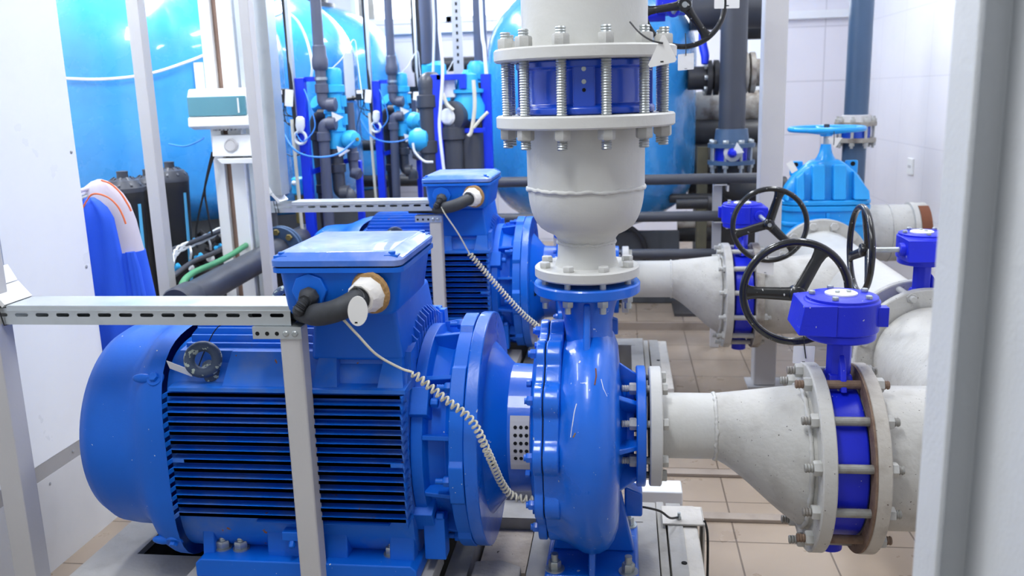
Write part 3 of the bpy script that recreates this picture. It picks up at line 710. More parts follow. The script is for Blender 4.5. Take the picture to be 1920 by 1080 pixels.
def gearbox(parts_parent, c, ang, reach, wheel_r, spoke0, top='tagw', z0=.865):
    """worm gearbox with hand wheel; c = stem centre"""
    cx, cy = c; Q = lambda m: m.rot((cx, cy, 0), (0, 0, 1), ang)
    m = MB()
    m.lathe([(.05, 0), (.083, 0), (.087, .004), (.087, .02), (.083, .024)], (cx, cy, z0), (0, 0, 1), 48)
    m.lathe([(.09, 0), (.093, .003), (.093, .078), (.09, .082)], (cx, cy, z0 + .022), (0, 0, 1), 56)
    m.hexa([(cx - .118, cy - .075, z0 + .024), (cx - .03, cy - .093, z0 + .024), (cx - .03, cy + .093, z0 + .024), (cx - .118, cy + .085, z0 + .024)],
           [(cx - .105, cy - .075, z0 + .098), (cx - .03, cy - .093, z0 + .104), (cx - .03, cy + .093, z0 + .104), (cx - .105, cy + .085, z0 + .098)])
    m.box(cx + .06, cx + .104, cy - .05, cy - .02, z0 + .04, z0 + .09)
    m.cyl((cx - .068, cy + .08, z0 + .062), (cx - .068, cy + .105, z0 + .062), .024, 24)
    gb = Q(m).build('gearbox', 'vblue', parts_parent, bevel=.005, ang=30)
    cp = Q(MB().lathe([(.088, 0), (.088, .006), (.084, .008)], (cx, cy, z0 + .104), (0, 0, 1), 48)).build('cover', 'vblue', gb)
    ind = Q(MB().lathe([(.04, 0), (.04, .004), (.036, .006)], (cx, cy + .01, z0 + .112), (0, 0, 1), 32)).build('position_plate', top, gb); ind['label'] = 'white round position plate'
    Q(MB().bolt((cx - .012, cy + .0, z0 + .118), (0, 0, 1), .011, .005).bolt((cx + .018, cy + .008, z0 + .118), (0, 0, 1), .011, .005)).build('plate_screws', 'zinc', ind)
    for k in range(5):
        a = .5 + 2 * PI * k / 5
        Q(MB().bolt((cx + .073 * math.cos(a), cy + .073 * math.sin(a), z0 + .112), (0, 0, 1), .015, .009)).build('cover_bolt', 'zinc', gb)
    sh = Q(MB().cyl((cx - .068, cy + .09, z0 + .062), (cx - .068, cy + reach, z0 + .062), .0095, 20)).build('shaft', 'zinc', gb)
    W = (cx - .068, cy + reach, z0 + .062); w = MB()
    w.torus(W, (0, 1, 0), wheel_r - .0112, .0112, 72, 14)
    for k in range(3):
        a = spoke0 + 2 * PI * k / 3; d = Vector((math.cos(a), 0, math.sin(a))); n = Vector((-math.sin(a), 0, math.cos(a))); o = Vector(W)
        rows = []
        for r, hw, dy, th in ((.012, .02, -.022, .01), (.045, .0185, -.016, .009), (wheel_r - .05, .017, -.004, .008), (wheel_r - .03, .02, 0, .008), (wheel_r - .012, .03, 0, .007)):
            rows.append([o + d * r + n * (hw * math.cos(b)) + Vector((0, dy + th * math.sin(b), 0)) for b in [2 * PI * j / 12 for j in range(12)]])
        w.loft(rows)
    w.lathe([(.02, -.032), (.0235, -.028), (.0235, .006), (.02, .01)], (W[0], W[1] - .008, W[2]), (0, 1, 0), 28)
    hw_ = Q(w).build('hand_wheel', 'black', parts_parent, ang=50); hw_['label'] = 'black three spoke hand wheel'
    Q(MB().cyl((W[0], W[1] - .0, W[2]), (W[0], W[1] + .0055, W[2]), .0085, 16).cyl((W[0], W[1] - .0425, W[2]), (W[0], W[1] - .03, W[2]), .009, 16)).build('shaft_end', 'zinc', hw_)
    return gb

def butterfly(c, axis, label, ang, reach, wheel_r, spoke0, rods='oldzinc', zc=.538):
    """wafer valve between flanges; c = centre of body, axis 'x' or 'y'"""
    A = Vector((1, 0, 0)) if axis == 'x' else Vector((0, 1, 0)); S = Vector((0, -1, 0)) if axis == 'x' else Vector((1, 0, 0)); U = Vector((0, 0, 1)); o = Vector((c[0], c[1], zc))
    t = thing('butterfly_valve', label, 'valve', (c[0], c[1], zc - .25))
    b = MB().lathe([(.16, -.04), (.2, -.04), (.203, -.036), (.203, .036), (.2, .04), (.16, .04)], o, A, 72)
    b.cyl(o - U * .19, o - U * .262, .033, 24)
    b.build('body', 'vblue', t, ang=30)
    n = MB(); 
    n.lathe([(.037, .19), (.032, .2), (.032, .33)], o, U, 8)
    n.hexa([o + U * .19 - A * .034 - S * .05, o + U * .19 + A * .034 - S * .05, o + U * .19 + A * .034 + S * .05, o + U * .19 - A * .034 + S * .05],
           [o + U * .235 - A * .028 - S * .03, o + U * .235 + A * .028 - S * .03, o + U * .235 + A * .028 + S * .03, o + U * .235 - A * .028 + S * .03])
    n.hexa([o + U * .2 - A * .008 + S * .03, o + U * .2 + A * .008 + S * .03, o + U * .2 + A * .008 + S * .075, o + U * .2 - A * .008 + S * .075],
           [o + U * .29 - A * .008 + S * .03, o + U * .29 + A * .008 + S * .03, o + U * .265 + A * .008 + S * .05, o + U * .265 - A * .008 + S * .05])
    n.build('stem_neck', 'vblue', t, bevel=.004)
    gearbox(t, (c[0], c[1]), ang, reach, wheel_r, spoke0, z0=zc + .327)
    for k in range(12):
        a = PI / 12 + 2 * PI * k / 12; p = o + (S * math.cos(a) + U * math.sin(a)) * .222
        if abs(a - PI / 2) < .3: p = o + (S * math.cos(a) + U * math.sin(a)) * .226
        L = MB().cyl(p - A * .095, p + A * .095, .0115, 14).thread(p - A * .118, p - A * .09, .0115).thread(p + A * .09, p + A * .112, .0115)
        r = L.build('stud', 'rustrod' if k in (2, 10) and rods == 'oldzinc' else rods, t, ang=25)
        for s in (-1, 1):
            MB().hexnut(p + A * s * .0775, A * s, .033, .02, k * .6).build('nut', 'dull', r)
    return t

def downstream(c, Yend, label, corner):
    pass
# ------------------------------------------------------------------ instances of the two pump lines
DY = 1.92; DX = -.08
mo1 = make_motor(2.5, 'big blue finned motor whose rounded fan cover stands beside the white cabinet')
mo2 = copy_tree(mo1, (DX, DY, 0), 'blue finned motor standing behind the other motor, partly hidden by its terminal box')
pu1 = make_pump(2.5, 'glossy blue pump casing with scratches, bolted under the white riser in front')
pu2 = copy_tree(pu1, (DX, DY, 0), 'blue pump mostly hidden behind the white riser, feeding the farther suction pipe')
sc1 = supply_cable(2.5, 'thick dark cable with a green mark entering the nearer terminal box')
sc2 = copy_tree(sc1, (DX, DY, 0), 'thick dark cable entering the terminal box of the farther motor')
ri1 = riser(2.5, 'white bulging riser pipe with weld beads standing on the front pump')
ri2 = copy_tree(ri1, (DX, DY, 0), 'white riser on the farther pump, almost hidden behind the front riser')
cv1 = check_valve(2.5, 'dark blue check valve ringed by long threaded studs between two white flanges')
cv2 = copy_tree(cv1, (DX, DY, 0), 'dark blue check valve on the farther riser, hidden behind the front one')
ur1 = upper_riser(2.5, 'white pipe rising from the top flange above the dark blue check valve')
ur2 = copy_tree(ur1, (DX, DY, 0), 'white pipe rising from the farther check valve behind the front riser')
ss1 = suction_spool(2.5, 0, 'white eccentric reducer pipe with a stained bulge, feeding the front pump')
ss2 = suction_spool(2.5 + DY, .06, 'white eccentric reducer pipe at the farther pump, above the raised tiles'); ss2.location.x -= .075
bv1 = butterfly((.586, 2.5), 'x', 'violet blue butterfly valve in front with rusty rods and a black hand wheel', 0, .25, .156, PI / 3)
bv2 = butterfly((.58, 2.5 + DY), 'x', 'violet blue butterfly valve at the farther suction pipe, black wheel towards the room', PI, .37, .164, math.radians(105), 'dull')
bv3 = butterfly((1.10, 3.5), 'y', 'violet blue butterfly valve on the header beside the grey beam, black wheel seen edge on', PI / 2, .235, .163, math.radians(100), 'dull')

# old paint scratches on the front pump casing
from mathutils.bvhtree import BVHTree
vc = next(c for c in pu1.children if c.name.startswith('volute_casing'))
tree = BVHTree.FromPolygons([v.co + pu1.location for v in vc.data.vertices], [tuple(p.vertices) for p in vc.data.polygons])
def on_casing(x, y):
    h = tree.ray_cast(EYE, ray(x, y).normalized()); return h[0] + h[1] * (.0002 if h[1].dot(ray(x, y)) < 0 else -.0002)
for pts, r, mat, lab in (([(1081, 757), (1077, 772), (1074, 792), (1070, 820)], .0012, 'paper', 'white scratch'), ([(1127, 711), (1131, 728), (1138, 743)], .0009, 'paper', 'white scratch'),
                         ([(1117, 691), (1118, 705), (1115, 722)], .0018, 'rust', 'rusty chip'), ([(1079, 812), (1075, 820)], .002, 'ochre', 'tan chip'), ([(1088, 677), (1086, 681)], .0022, 'paper', 'white chip')):
    MB().tube([on_casing(*p) for p in pts], r, 6).build('paint_mark', mat, vc)['label'] = lab

# header with two branches
XH = 1.11
def branch_flange(x, Y): return MB().lathe([(.17, 0), (.244, 0), (.248, .003), (.248, .032), (.244, .035), (.185, .035)], (x, Y, .538), (1, 0, 0), 80)
def yflange(X, y): return MB().lathe([(.17, 0), (.246, 0), (.25, .003), (.25, .032), (.246, .035), (.185, .035)], (X, y, .538), (0, 1, 0), 80)
t = thing('suction_elbow', 'stained white pipe elbow leaving the front butterfly valve towards the grey beam', 'pipe', (.9, 2.5, .348))
branch_flange(.632, 2.5).build('flange', 'rim', t, ang=30)
MB().ring((.6275, 2.5, .538), (1, 0, 0), .205, .247, 0, .0055, 80).build('rusty_face', 'rustrod', t)['label'] = 'rust brown inner face'
pts = fillet([(.66, 2.5, .538), (XH, 2.5, .538), (XH, 3.4, .538)], .32, 12)
MB().tube(pts, .188, 64).build('barrel', 'dwhite', t, ang=50)
bead((.675, 2.5, .538), (1, 0, 0), .189, .005, 'dwhite', t)
yflange(XH, 3.408).build('header_flange', 'dwhite', t, ang=30)
t = thing('header_pipe', 'broad white header pipe between the edge-on hand wheel and the light blue gate valve', 'pipe', (XH, 4.3, .348))
yflange(XH, 3.557).build('flange', 'dwhite', t, ang=30)
MB().lathe([(.188, 0), (.188, 1.62)], (XH, 3.58, .538), (0, 1, 0), 64).build('barrel', 'white', t)
yflange(XH, 5.16).build('gate_flange', 'dwhite', t, ang=30)
for k in range(12):
    a = PI / 12 + k * PI / 6; MB().bolt((XH + .218 * math.cos(a), 5.16, .538 + .218 * math.sin(a)), (0, -1, 0), .04, .018, 0, 0, k).build('bolt', 'dwhite', t)
rings = []
for x, r in ((.635, .188), (.82, .188), (.92, .2), (1.0, .225)): rings.append([(x, 2.5 + DY + r * math.cos(a), .538 + r * .97 * math.sin(a)) for a in [2 * PI * j / 64 for j in range(64)]])
MB().loft(rings).build('branch', 'dwhite', t, ang=50)
branch_flange(.626, 2.5 + DY).build('branch_flange', 'rusty', t, ang=30)

# light blue gate valve behind the header
def gate_valve():
    X, Y = 1.155, 5.40
    t = thing('gate_valve', 'large light blue gate valve with ribbed bonnet and flat hand wheel on top', 'valve', (X, Y, .2))
    def oval(hx, hy, z, n=3.2):
        return [(X + math.copysign(abs(math.cos(a)) ** (2 / n), math.cos(a)) * hx, Y + math.copysign(abs(math.sin(a)) ** (2 / n), math.sin(a)) * hy, z) for a in [2 * PI * j / 48 for j in range(48)]]
    b = MB().loft([oval(.1, .08, .2), oval(.19, .11, .27), oval(.232, .125, .45), oval(.236, .13, .62), oval(.236, .13, .8), oval(.236, .13, .815)])
    b.lathe([(.21, -.19), (.25, -.19), (.25, -.155), (.19, -.15), (.19, .15), (.25, .155), (.25, .19)], (X - .045, Y - .02, .538), (0, 1, 0), 48)
    b.loft([oval(.24, .135, .73), oval(.243, .138, .735), oval(.243, .138, .75), oval(.24, .135, .755)])
    b.box(X - .01, X + .01, Y - .14, Y, .55, .81)
    body = b.build('body', 'sky', t, bevel=.006)
    f = MB().loft([oval(.243, .14, .815), oval(.247, .144, .82), oval(.247, .144, .842), oval(.243, .14, .846)])
    f.loft([oval(.243, .14, .85), oval(.247, .144, .855), oval(.247, .144, .872), oval(.24, .138, .876)])
    f.build('bonnet_flange', 'sky', t, ang=30)
    out = ((.238, .085, .876), (.237, .085, .895), (.217, .08, .95), (.18, .075, 1.005), (.132, .07, 1.05), (.092, .065, 1.082), (.07, .055, 1.092))
    n = MB().loft([oval(a, b, z, 3.) for a, b, z in out]); n.lathe([(.06, 0), (.047, .02), (.035, .045), (.027, .09)], (X, Y, 1.088), (0, 0, 1), 24)
    bon = n.build('bonnet', 'sky', t, ang=40)
    def top(x):
        x = abs(x)
        for (a0, _, z0), (a1, _, z1) in zip(out, out[1:]):
            if a1 <= x <= a0: return z0 + (z1 - z0) * (a0 - x) / max(1e-6, a0 - a1)
        return 1.085
    for xa, xb in ((-.232, -.21), (-.172, -.128), (-.088, -.018), (.024, .094), (.134, .222)):
        q = [X + xa + (xb - xa) * k / 4 for k in range(5)]
        bot = [(x, Y - .138, .878) for x in (q[0], q[-1])] + [(q[-1], Y - .05, .878), (q[0], Y - .05, .878)]
        za, zb = top(xa) - .012, top(xb) - .012
        MB().hexa(bot, [(q[0], Y - .1, za), (q[-1], Y - .1, zb), (q[-1], Y - .03, zb), (q[0], Y - .03, za)]).build('rib', 'sky', bon, bevel=.01, seg=3)
    for s in (-1, 1):
        l = MB().box(X + s * .15 - .035, X + s * .15 + .035, Y + .02, Y + .05, 1.0, 1.085).build('lifting_lug', 'sky', bon, bevel=.01)
        MB().cyl((X + s * .155, Y + .0185, 1.065), (X + s * .155, Y + .0515, 1.065), .013, 14).build('hole', 'bore', l)
    MB().cyl((X, Y, 1.16), (X, Y, 1.285), .014, 14).build('stem', 'zinc', t)
    w = MB().tube([(X + .195 * math.cos(a), Y + .195 * math.sin(a), 1.262) for a in [2 * PI * j / 64 for j in range(64)]], .015, 12, closed=True)
    for k in range(5):
        a = .4 + 2 * PI * k / 5; w.tube([(X + .02 * math.cos(a), Y + .02 * math.sin(a), 1.248), (X + .1 * math.cos(a), Y + .1 * math.sin(a), 1.252), (X + .19 * math.cos(a), Y + .19 * math.sin(a), 1.262)], [.02, .014, .012], 10)
    w.lathe([(.03, 1.222), (.036, 1.23), (.036, 1.266), (.03, 1.27)], (X, Y, 0), (0, 0, 1), 24)
    w.build('hand_wheel', 'sky', t, ang=50)
    MB().hexnut((X, Y, 1.27), (0, 0, 1), .028, .018).build('wheel_nut', 'rubber', t)
    return t
gate_valve()
t = thing('pipe_stub', 'short stained white pipe with a rust brown band beside the light blue gate valve', 'pipe', (1.56, 5.52, .49))
MB().lathe([(.163, 0), (.163, .34)], (1.36, 5.52, .655), (1, 0, 0), 56).build('barrel', 'dwhite', t)
bead((1.54, 5.52, .655), (1, 0, 0), .163, .004, 'dwhite', t)
MB().lathe([(.165, 0), (.176, .004), (.176, .03), (.172, .034), (.172, .09), (.16, .095)], (1.65, 5.52, .655), (1, 0, 0), 56).build('end_collar', 'dwhite', t)
MB().prism([(5.52 + .1765 * math.cos(a), .655 + .1765 * math.sin(a)) for a in [PI * (.62 + .32 * k / 12) for k in range(13)]] + [(5.52 + .16 * math.cos(a), .655 + .16 * math.sin(a)) for a in [PI * (.94 - .32 * k / 12) for k in range(13)]], 'yz', 1.686, 1.742).build('rust_band', 'rust', t)['label'] = 'rust brown band'

# hand-wheel valve high on the farther riser
t = thing('throttle_valve', 'blue throttle valve on the farther riser with black hand wheel at the picture top', 'valve', (-.142, 4.42, 1.78))
MB().lathe([(.157, 0), (.205, 0), (.205, .09), (.157, .09)], (-.142, 4.42, 1.79), (0, 0, 1), 48).build('body', 'vblue', t)
MB().cyl((.05, 4.42, 1.83), (.22, 4.42, 1.83), .03, 20).build('stem_neck', 'vblue', t)
g = MB().box(.18, .32, 4.32, 4.52, 1.83, 1.98); g.cyl((.25, 4.32, 1.85), (.25, 4.28, 1.83), .03, 16); g.build('gearbox', 'vblue', t, bevel=.008)
MB().cyl((.25, 4.32, 1.83), (.25, 3.86, 1.83), .011, 16).build('shaft', 'zinc', t)
W = aY(1283, 10, 3.86); w = MB().torus(W, (0, 1, 0), .155, .0105, 72, 14)
for k in range(3):
    a = math.radians(66) + 2 * PI * k / 3; d = Vector((math.cos(a), 0, math.sin(a))); n = Vector((-math.sin(a), 0, math.cos(a))); rows = []
    for r, hw, dy, th in ((.012, .02, -.022, .009), (.045, .016, -.016, .008), (.1, .014, -.004, .007), (.13, .0165, 0, .007), (.152, .026, 0, .006)):
        rows.append([W + d * r + n * (hw * math.cos(b)) + Vector((0, dy + th * math.sin(b), 0)) for b in [2 * PI * j / 12 for j in range(12)]])
    w.loft(rows)
w.lathe([(.024, -.032), (.027, -.028), (.027, .006), (.024, .01)], W, (0, 1, 0), 28)
wh = w.build('hand_wheel', 'black', t, ang=50)
MB().cyl(W - Vector((0, .036, 0)), W - Vector((0, .03, 0)), .011, 20).build('shaft_end', 'zinc', wh)
# ------------------------------------------------------------------ cable trays, posts, cabinet, bases
def slotted_tray(Y, xe, label, x0=-1.6, dz=0., xb=-1.462, duct=(-1.58, -1.525)):
    z0, z1 = .985 + dz, 1.031 + dz
    t = thing('cable_tray', label, 'cable tray', (-1.1, Y, z0))
    m = MB(); zs, hs = 1.008 + dz, .0045; pitch = .0542; last = xe - .033
    m.box(x0, xe, Y, Y + .0015, z0, zs - hs).box(x0, xe, Y, Y + .0015, zs + hs, z1 - .006)
    cs = [last - k * pitch for k in range(int((last - x0) / pitch) + 1)]; edges = [xe] + cs + [x0]; hl = .017
    for k in range(len(edges) - 1):
        r = edges[k]; l = edges[k + 1]; poly = []
        if k == 0: poly += [(r, zs - hs), (r, zs + hs)]
        else:
            c = r - hl + hs; poly += [(c - hs * math.sin(a), zs - hs * math.cos(a)) for a in [PI * j / 8 for j in range(9)]]
        if k == len(edges) - 2: poly += [(l, zs + hs), (l, zs - hs)]
        else:
            c = l + hl - hs; poly += [(c + hs * math.sin(a), zs + hs * math.cos(a)) for a in [PI * j / 8 for j in range(9)]]
        m.prism(poly, 'xz', Y, Y + .0015)
    m.box(x0, xe, Y, Y + .098, z0 - .0015, z0).box(x0, xe, Y + .0965, Y + .098, z0, z1 - .005)
    m.build('channel', 'galv', t)
    l = MB().box(x0 + .14, xe + .004, Y - .003, Y + .101, z1 - .002, z1 + .001).box(x0 + .14, xe + .004, Y - .004, Y - .0015, z1 - .013, z1).box(x0 + .14, xe + .004, Y - .0062, Y - .003, z1 - .0125, z1 - .0095).box(x0 + .14, xe + .004, Y + .0985, Y + .101, z1 - .012, z1)
    l.build('cover', 'galv', t, bevel=.0006)
    # bent cover pieces climbing to the riser
    for p, q in (((xb, z1 + .003), (xb - .033, z1 + .042)), ((xb - .034, z1 + .044), (xb - .055, z1 + .085))):
        dx, dz = q[0] - p[0], q[1] - p[1]; L = math.hypot(dx, dz); nx, nz = dz / L, -dx / L
        MB().prism([p, q, (q[0] - nx * .012, q[1] - nz * .012), (p[0] - nx * .012, p[1] - nz * .012)], 'xz', Y - .004, Y + .1).build('bend_cover', 'wplast', t, bevel=.001)
    r = MB().box(duct[0], duct[1], Y + .0, Y + .098, z1 + .03, 2.9)
    r.build('riser_duct', 'galv', t, bevel=.002)
    for k in range(2):
        MB().tube([(xb - .03 + k * .012, Y - .005, z1 + .006), (xb - .028 + k * .012, Y - .0085, z1 - .004), (xb - .025 + k * .014, Y - .003, z0 - .003), (xb - .02 + k * .012, Y + .02, z0 - .004)], .0016, 6).build('cable_tie', 'blackp', t)
    return t
ct1 = slotted_tray(2.15, -.742, 'galvanised slotted cable tray in front, running to the nearer terminal box')
ct2 = slotted_tray(4.07, -.792, 'galvanised slotted cable tray farther back, running to the rear terminal box', -1.6, .02, -1.512, (-1.562, -1.503))

def tray_post(x, y, label):
    t = thing('tray_post', label, 'post', (x, y, 0))
    MB().box(x - .027, x + .027, y - .02, y + .03, .012, .978).build('post', 'gpost', t, bevel=.006, seg=3)
    MB().box(x - .045, x + .045, y - .04, y + .05, 0, .012).build('foot_plate', 'gpost', t, bevel=.002)
    b = MB().box(x - .09, x + .03, y - .024, y - .0215, .953, .9825).box(x - .09, x + .03, y - .0225, y + .03, .98, .9825)
    br = b.build('bracket', 'galv', t)
    for k in range(3): MB().lathe([(.0052, 0), (.0052, .0006)], (x - .078 + .024 * k, y - .0238, .966), (0, -1, 0), 12).build('hole', 'bore', br)
    for k in range(2): MB().lathe([(.0075, 0), (.0075, .002), (.005, .004)], (x - .008 + .022 * k, y - .024, .966), (0, -1, 0), 14).build('screw', 'zinc', br)
    return t
tp1 = tray_post(-.745, 2.165, 'pale grey box post standing in front of the big motor under the tray end')
tp2 = copy_tree(tp1, (-.055, 1.92, 0), 'pale grey box post in front of the farther motor, under the rear tray end')
def wall_post(x, y, label, w=.06):
    t = thing('support_post', label, 'post', (x, y, 0))
    MB().box(x - .036, x - .036 + w, y - .03, y + .03, .01, RZ - .01).build('post', 'gpost', t, bevel=.004)
    MB().box(x - .07, x + .06, y - .06, y + .06, 0, .01).build('foot_plate', 'gpost', t, bevel=.002)
    return t
wall_post(-1.547, 3.99, 'grey square post where the rear cable tray starts', .045)
wall_post(-1.949, 3.81, 'grey square post in front of the black filter vessels, beside the hanging jacket', .054)
wall_post(-1.506, 2.16, 'grey square post where the front cable tray starts, at the picture edge')
# grey steel column and the I beam
t = thing('steel_column', 'tall pale grey steel column behind the farther suction pipe', 'column', (.743, 4.7, 0)); t['kind'] = 'thing'
MB().box(.690, .80, 4.65, 4.76, .01, RZ).build('shaft', 'gpost', t, bevel=.008)
MB().box(.66, .84, 4.63, 4.79, 0, .01).build('foot_plate', 'gpost', t)
t = thing('steel_beam', 'out of focus blue grey steel I beam standing upright closest to the camera', 'beam', (.48, 1.36, 0)); t['kind'] = 'thing'
xr = aY(1895, 0, 1.365).x; xl = .4355; th = .008
b = MB().prism([(xl, 1.319), (xl, 1.4013), (xl + th, 1.4013), (xl + th, 1.3647), (xr, 1.3647), (xr, 1.4013), (xr + th, 1.4013), (xr + th, 1.1), (xr, 1.1), (xr, 1.3556), (xl + th, 1.3556), (xl + th, 1.319)], 'xy', 0, RZ)
b.build('profile', 'gbeam', t, bevel=.003)
MB().lathe([(.006, 0), (.006, .003), (.003, .005)], aY(1883, 105, 1.385), (0, -1, 0), 14).build('rivet', 'gbeam', t)

# white cabinet
t = thing('cabinet', 'big white sheet metal cabinet with pale kick plate beside the motor fan cover', 'cabinet', (-2.2, 2.0, 0))
CX, CY0, CY1 = -1.843, .7, 3.10
MB().box(-2.75, CX, CY0, CY1, .37, 2.6).build('body', 'cabin', t, bevel=.003)
MB().box(-2.74, CX - .002, CY0, CY1 - .004, .317, .37).build('seam_strip', 'seam', t)
k = MB().box(-2.74, CX - .001, CY0, CY1 - .002, .0, .317).build('kick_plate', 'cabgrey', t)
for y, z in ((2.62, .345), (2.86, .345), (2.72, .29), (2.65, .25), (3.02, .3)):
    MB().lathe([(.005, 0), (.005, .0015), (.002, .003)], (CX - .001, y, z), (1, 0, 0), 12).build('screw', 'seam', t)
for z in (.95, 1.35): MB().lathe([(.006, 0), (.006, .002), (.002, .004)], (CX, 3.07, z), (1, 0, 0), 12).build('screw', 'seam', t)
pg = MB().cyl((-1.9, CY1, 1.17), (-1.9, CY1 + .22, 1.19), .012, 12).build('coat_peg', 'zinc', t)

# hanging jacket
def jacket():
    Y0 = CY1 + .17; t = thing('work_jacket', 'blue work jacket with grey shoulders and orange piping hanging behind the white cabinet', 'jacket', (-1.88, Y0, .55))
    def rows(rs, dy, hy, fold, k=64, ph=0.):
        out = []
        for y, lx, rx in rs:
            a0 = aY(lx, y, Y0); a1 = aY(rx, y, Y0); cx = (a0.x + a1.x) / 2; hx = (a1.x - a0.x) / 2; z = (a0.z + a1.z) / 2; ring = []
            for j in range(k):
                a = 2 * PI * j / k; r = 1 + fold * (.6 * math.sin(4 * a + z * 7 + ph) + .5 * math.sin(9 * a - z * 5 + ph))
                ring.append((cx + hx * math.cos(a), Y0 + dy + min(hy, hx * .8) * r * math.sin(a), z))
            out.append(ring)
        return out
    MB().loft(rows([(336, 183, 190), (340, 172, 200), (350, 160, 214), (365, 152, 228), (385, 146, 240), (415, 146, 252), (445, 148, 260), (474, 150, 268)], 0, .08, .05)).build('shoulders', 'jgrey', t, ang=70)['label'] = 'pale grey shoulder yoke'
    MB().loft(rows([(470, 150, 269), (500, 150, 276), (530, 150, 283), (560, 152, 290), (610, 160, 292), (645, 170, 292)], 0, .085, .12)).build('body', 'jblue', t, ang=70)
    MB().loft(rows([(366, 170, 196), (372, 162, 206), (385, 155, 220), (405, 150, 231), (435, 148, 238), (470, 146, 246), (510, 148, 254), (560, 155, 262), (610, 166, 266), (642, 175, 266)], -.065, .05, .2, ph=1.)).build('sleeve', 'jblue', t, ang=70)
    MB().loft(rows([(380, 148, 166), (410, 145, 172), (450, 145, 176), (500, 147, 184), (560, 152, 196), (642, 165, 206)], -.1, .03, .2, ph=2.)).build('front_fold', 'jblue', t, ang=70)
    MB().loft(rows([(468, 249, 266), (500, 253, 276), (550, 260, 286), (600, 266, 291), (645, 270, 292)], -.05, .05, .15, ph=3.)).build('sleeve', 'jblue', t, ang=70)
    MB().tube(spline([aY(x, y, Y0 - .118) for x, y in ((154, 392), (163, 376), (172, 365), (186, 364), (204, 371), (220, 386), (230, 404), (236, 420))], 8), .0032, 8).build('piping', 'orange', t)
    MB().tube(spline([aY(x, y, Y0 - .03) for x, y in ((190, 338), (208, 345), (226, 362), (240, 384), (246, 396))], 8), .0035, 8).build('piping', 'orange', t)
    MB().cyl((-1.9, Y0 - .17, 1.2), (-1.9, Y0 + .03, 1.215), .008, 12).build('hanging_loop', 'jgrey', t)
    return t
jacket()

# steel bases and plinths
def base_frame(Y, label):
    t = thing('base_frame', label, 'frame', (-.6, Y, 0))
    # left plate with rectangular opening
    p = MB()
    for x0, x1, y0, y1 in ((-1.47, -1.345, Y - .36, Y + .32), (-1.09, -1.05, Y - .36, Y + .32), (-1.345, -1.09, Y - .36, Y - .13), (-1.345, -1.09, Y + .14, Y + .32)):
        p.box(x0, x1, y0, y1, .232, .25)
    p.build('end_plate', 'steel', t)
    MB().box(-1.36, -1.06, Y - .18, Y + .19, .03, .04).box(-1.36, -1.06, Y + .18, Y + .19, .04, .232).box(-1.36, -1.35, Y - .18, Y + .18, .04, .232).build('pit_shade', 'dark', t)  # near-black lining, painted shade inside the plate opening
    c = MB()
    for s in (-1, 1):
        y = Y + s * .255; xe = .09 if s > 0 else -.46; c.box(-1.46, xe, y - .06, y + .06, .225, .232).box(-1.46, xe, y - .06, y - .05, .02, .225).box(-1.46, xe, y - .06, y + .06, .0, .02)
    c.build('side_channel', 'steel', t)
    c = MB().box(-1.1, -.455, Y - .345, Y - .12, .25, .2975).box(-1.1, -.455, Y + .12, Y + .345, .25, .2975).build('shim_plate', 'steel', t, bevel=.003)
    for x in (-.42, -.2, .1):
        m = MB().box(x - .03, x + .03, Y - .4, Y + .33, .218, .23).box(x + .018, x + .03, Y - .4, Y + .33, .02, .218).box(x - .03, x + .03, Y - .4, Y + .33, 0, .02)
        m.build('cross_channel', 'steel', t)
    MB().box(.135, .16, Y - .4, Y + .4, .0, .2).build('end_beam', 'steel', t, bevel=.003)
    return t
bf1 = base_frame(2.5, 'weathered grey steel base frame under the front pump and motor')
bf2 = copy_tree(bf1, (0, DY, 0), 'grey steel base frame under the farther pump and motor')
def infill(Y, label):
    return tag(MB().box(-.375, -.24, Y - .06, Y + .19, 0, .195).build('concrete_infill', 'conc'), label, 'concrete')
infill(2.5, 'speckled grey concrete fill between the cross channels of the front base')
infill(4.42, 'speckled grey concrete fill between the cross channels of the farther base')
c = aZ(905, 1062, .2)
MB_ = MB().prism([(-.375, 2.14), (-.245, 2.14), (-.245, 2.395), (-.3, 2.425), (-.375, 2.415)], 'xy', 0, .243)
tag(MB_.build('concrete_block', 'block', bevel=.006), 'pale chamfered concrete block lying between the motor and the pump foot', 'block')
def end_plinth(Y, label):
    t = thing('end_plinth', label, 'plinth', (.2, Y, 0))
    MB().box(.165, .255, Y - .4, Y + .37, 0, .205).build('block', 'whitec', t, bevel=.006)
    MB().box(.165, .21, Y - .4, Y + .37, .205, .21).build('top_strip', 'steel', t)
    for y in (Y + .0, Y - .12): MB().lathe([(.008, 0), (.008, .002)], (.2, y - .0, .2101), (0, 0, 1), 12).build('bolt_hole', 'bore', t)
    return t
end_plinth(2.5, 'whitewashed concrete plinth with earth wire beside the front pump foot')
end_plinth(4.42, 'crumbling whitewashed concrete plinth beside the farther pump foot')
t = thing('junction_bracket', 'small white bent bracket holding a thin black earth wire beside the pump', 'bracket', (.2, 2.76, .21))
MB().box(.15, .275, 2.72, 2.84, .21, .216).box(.27, .276, 2.72, 2.84, .06, .216).build('plate', 'whitec', t, bevel=.002)
MB().bolt((.2, 2.75, .216), (0, 0, 1), .014, .01, .005, .012).build('bolt', 'zinc', t)
tag(MB().tube(spline([(.06, 2.6, .33), (.1, 2.62, .315), (.14, 2.66, .285), (.17, 2.7, .245), (.195, 2.745, .224)], 8) , .0035, 8).build('earth_wire', 'blackp'), 'thin black earth wire looping from the pump foot to the bracket', 'wire')
tag(MB().tube(spline([(.276, 2.74, .22), (.284, 2.72, .18), (.284, 2.7, .06), (.282, 2.69, .008)], 8), .004, 8).build('earth_wire', 'blackp'), 'thin black wire running down to the floor tiles beside the plinth', 'wire')
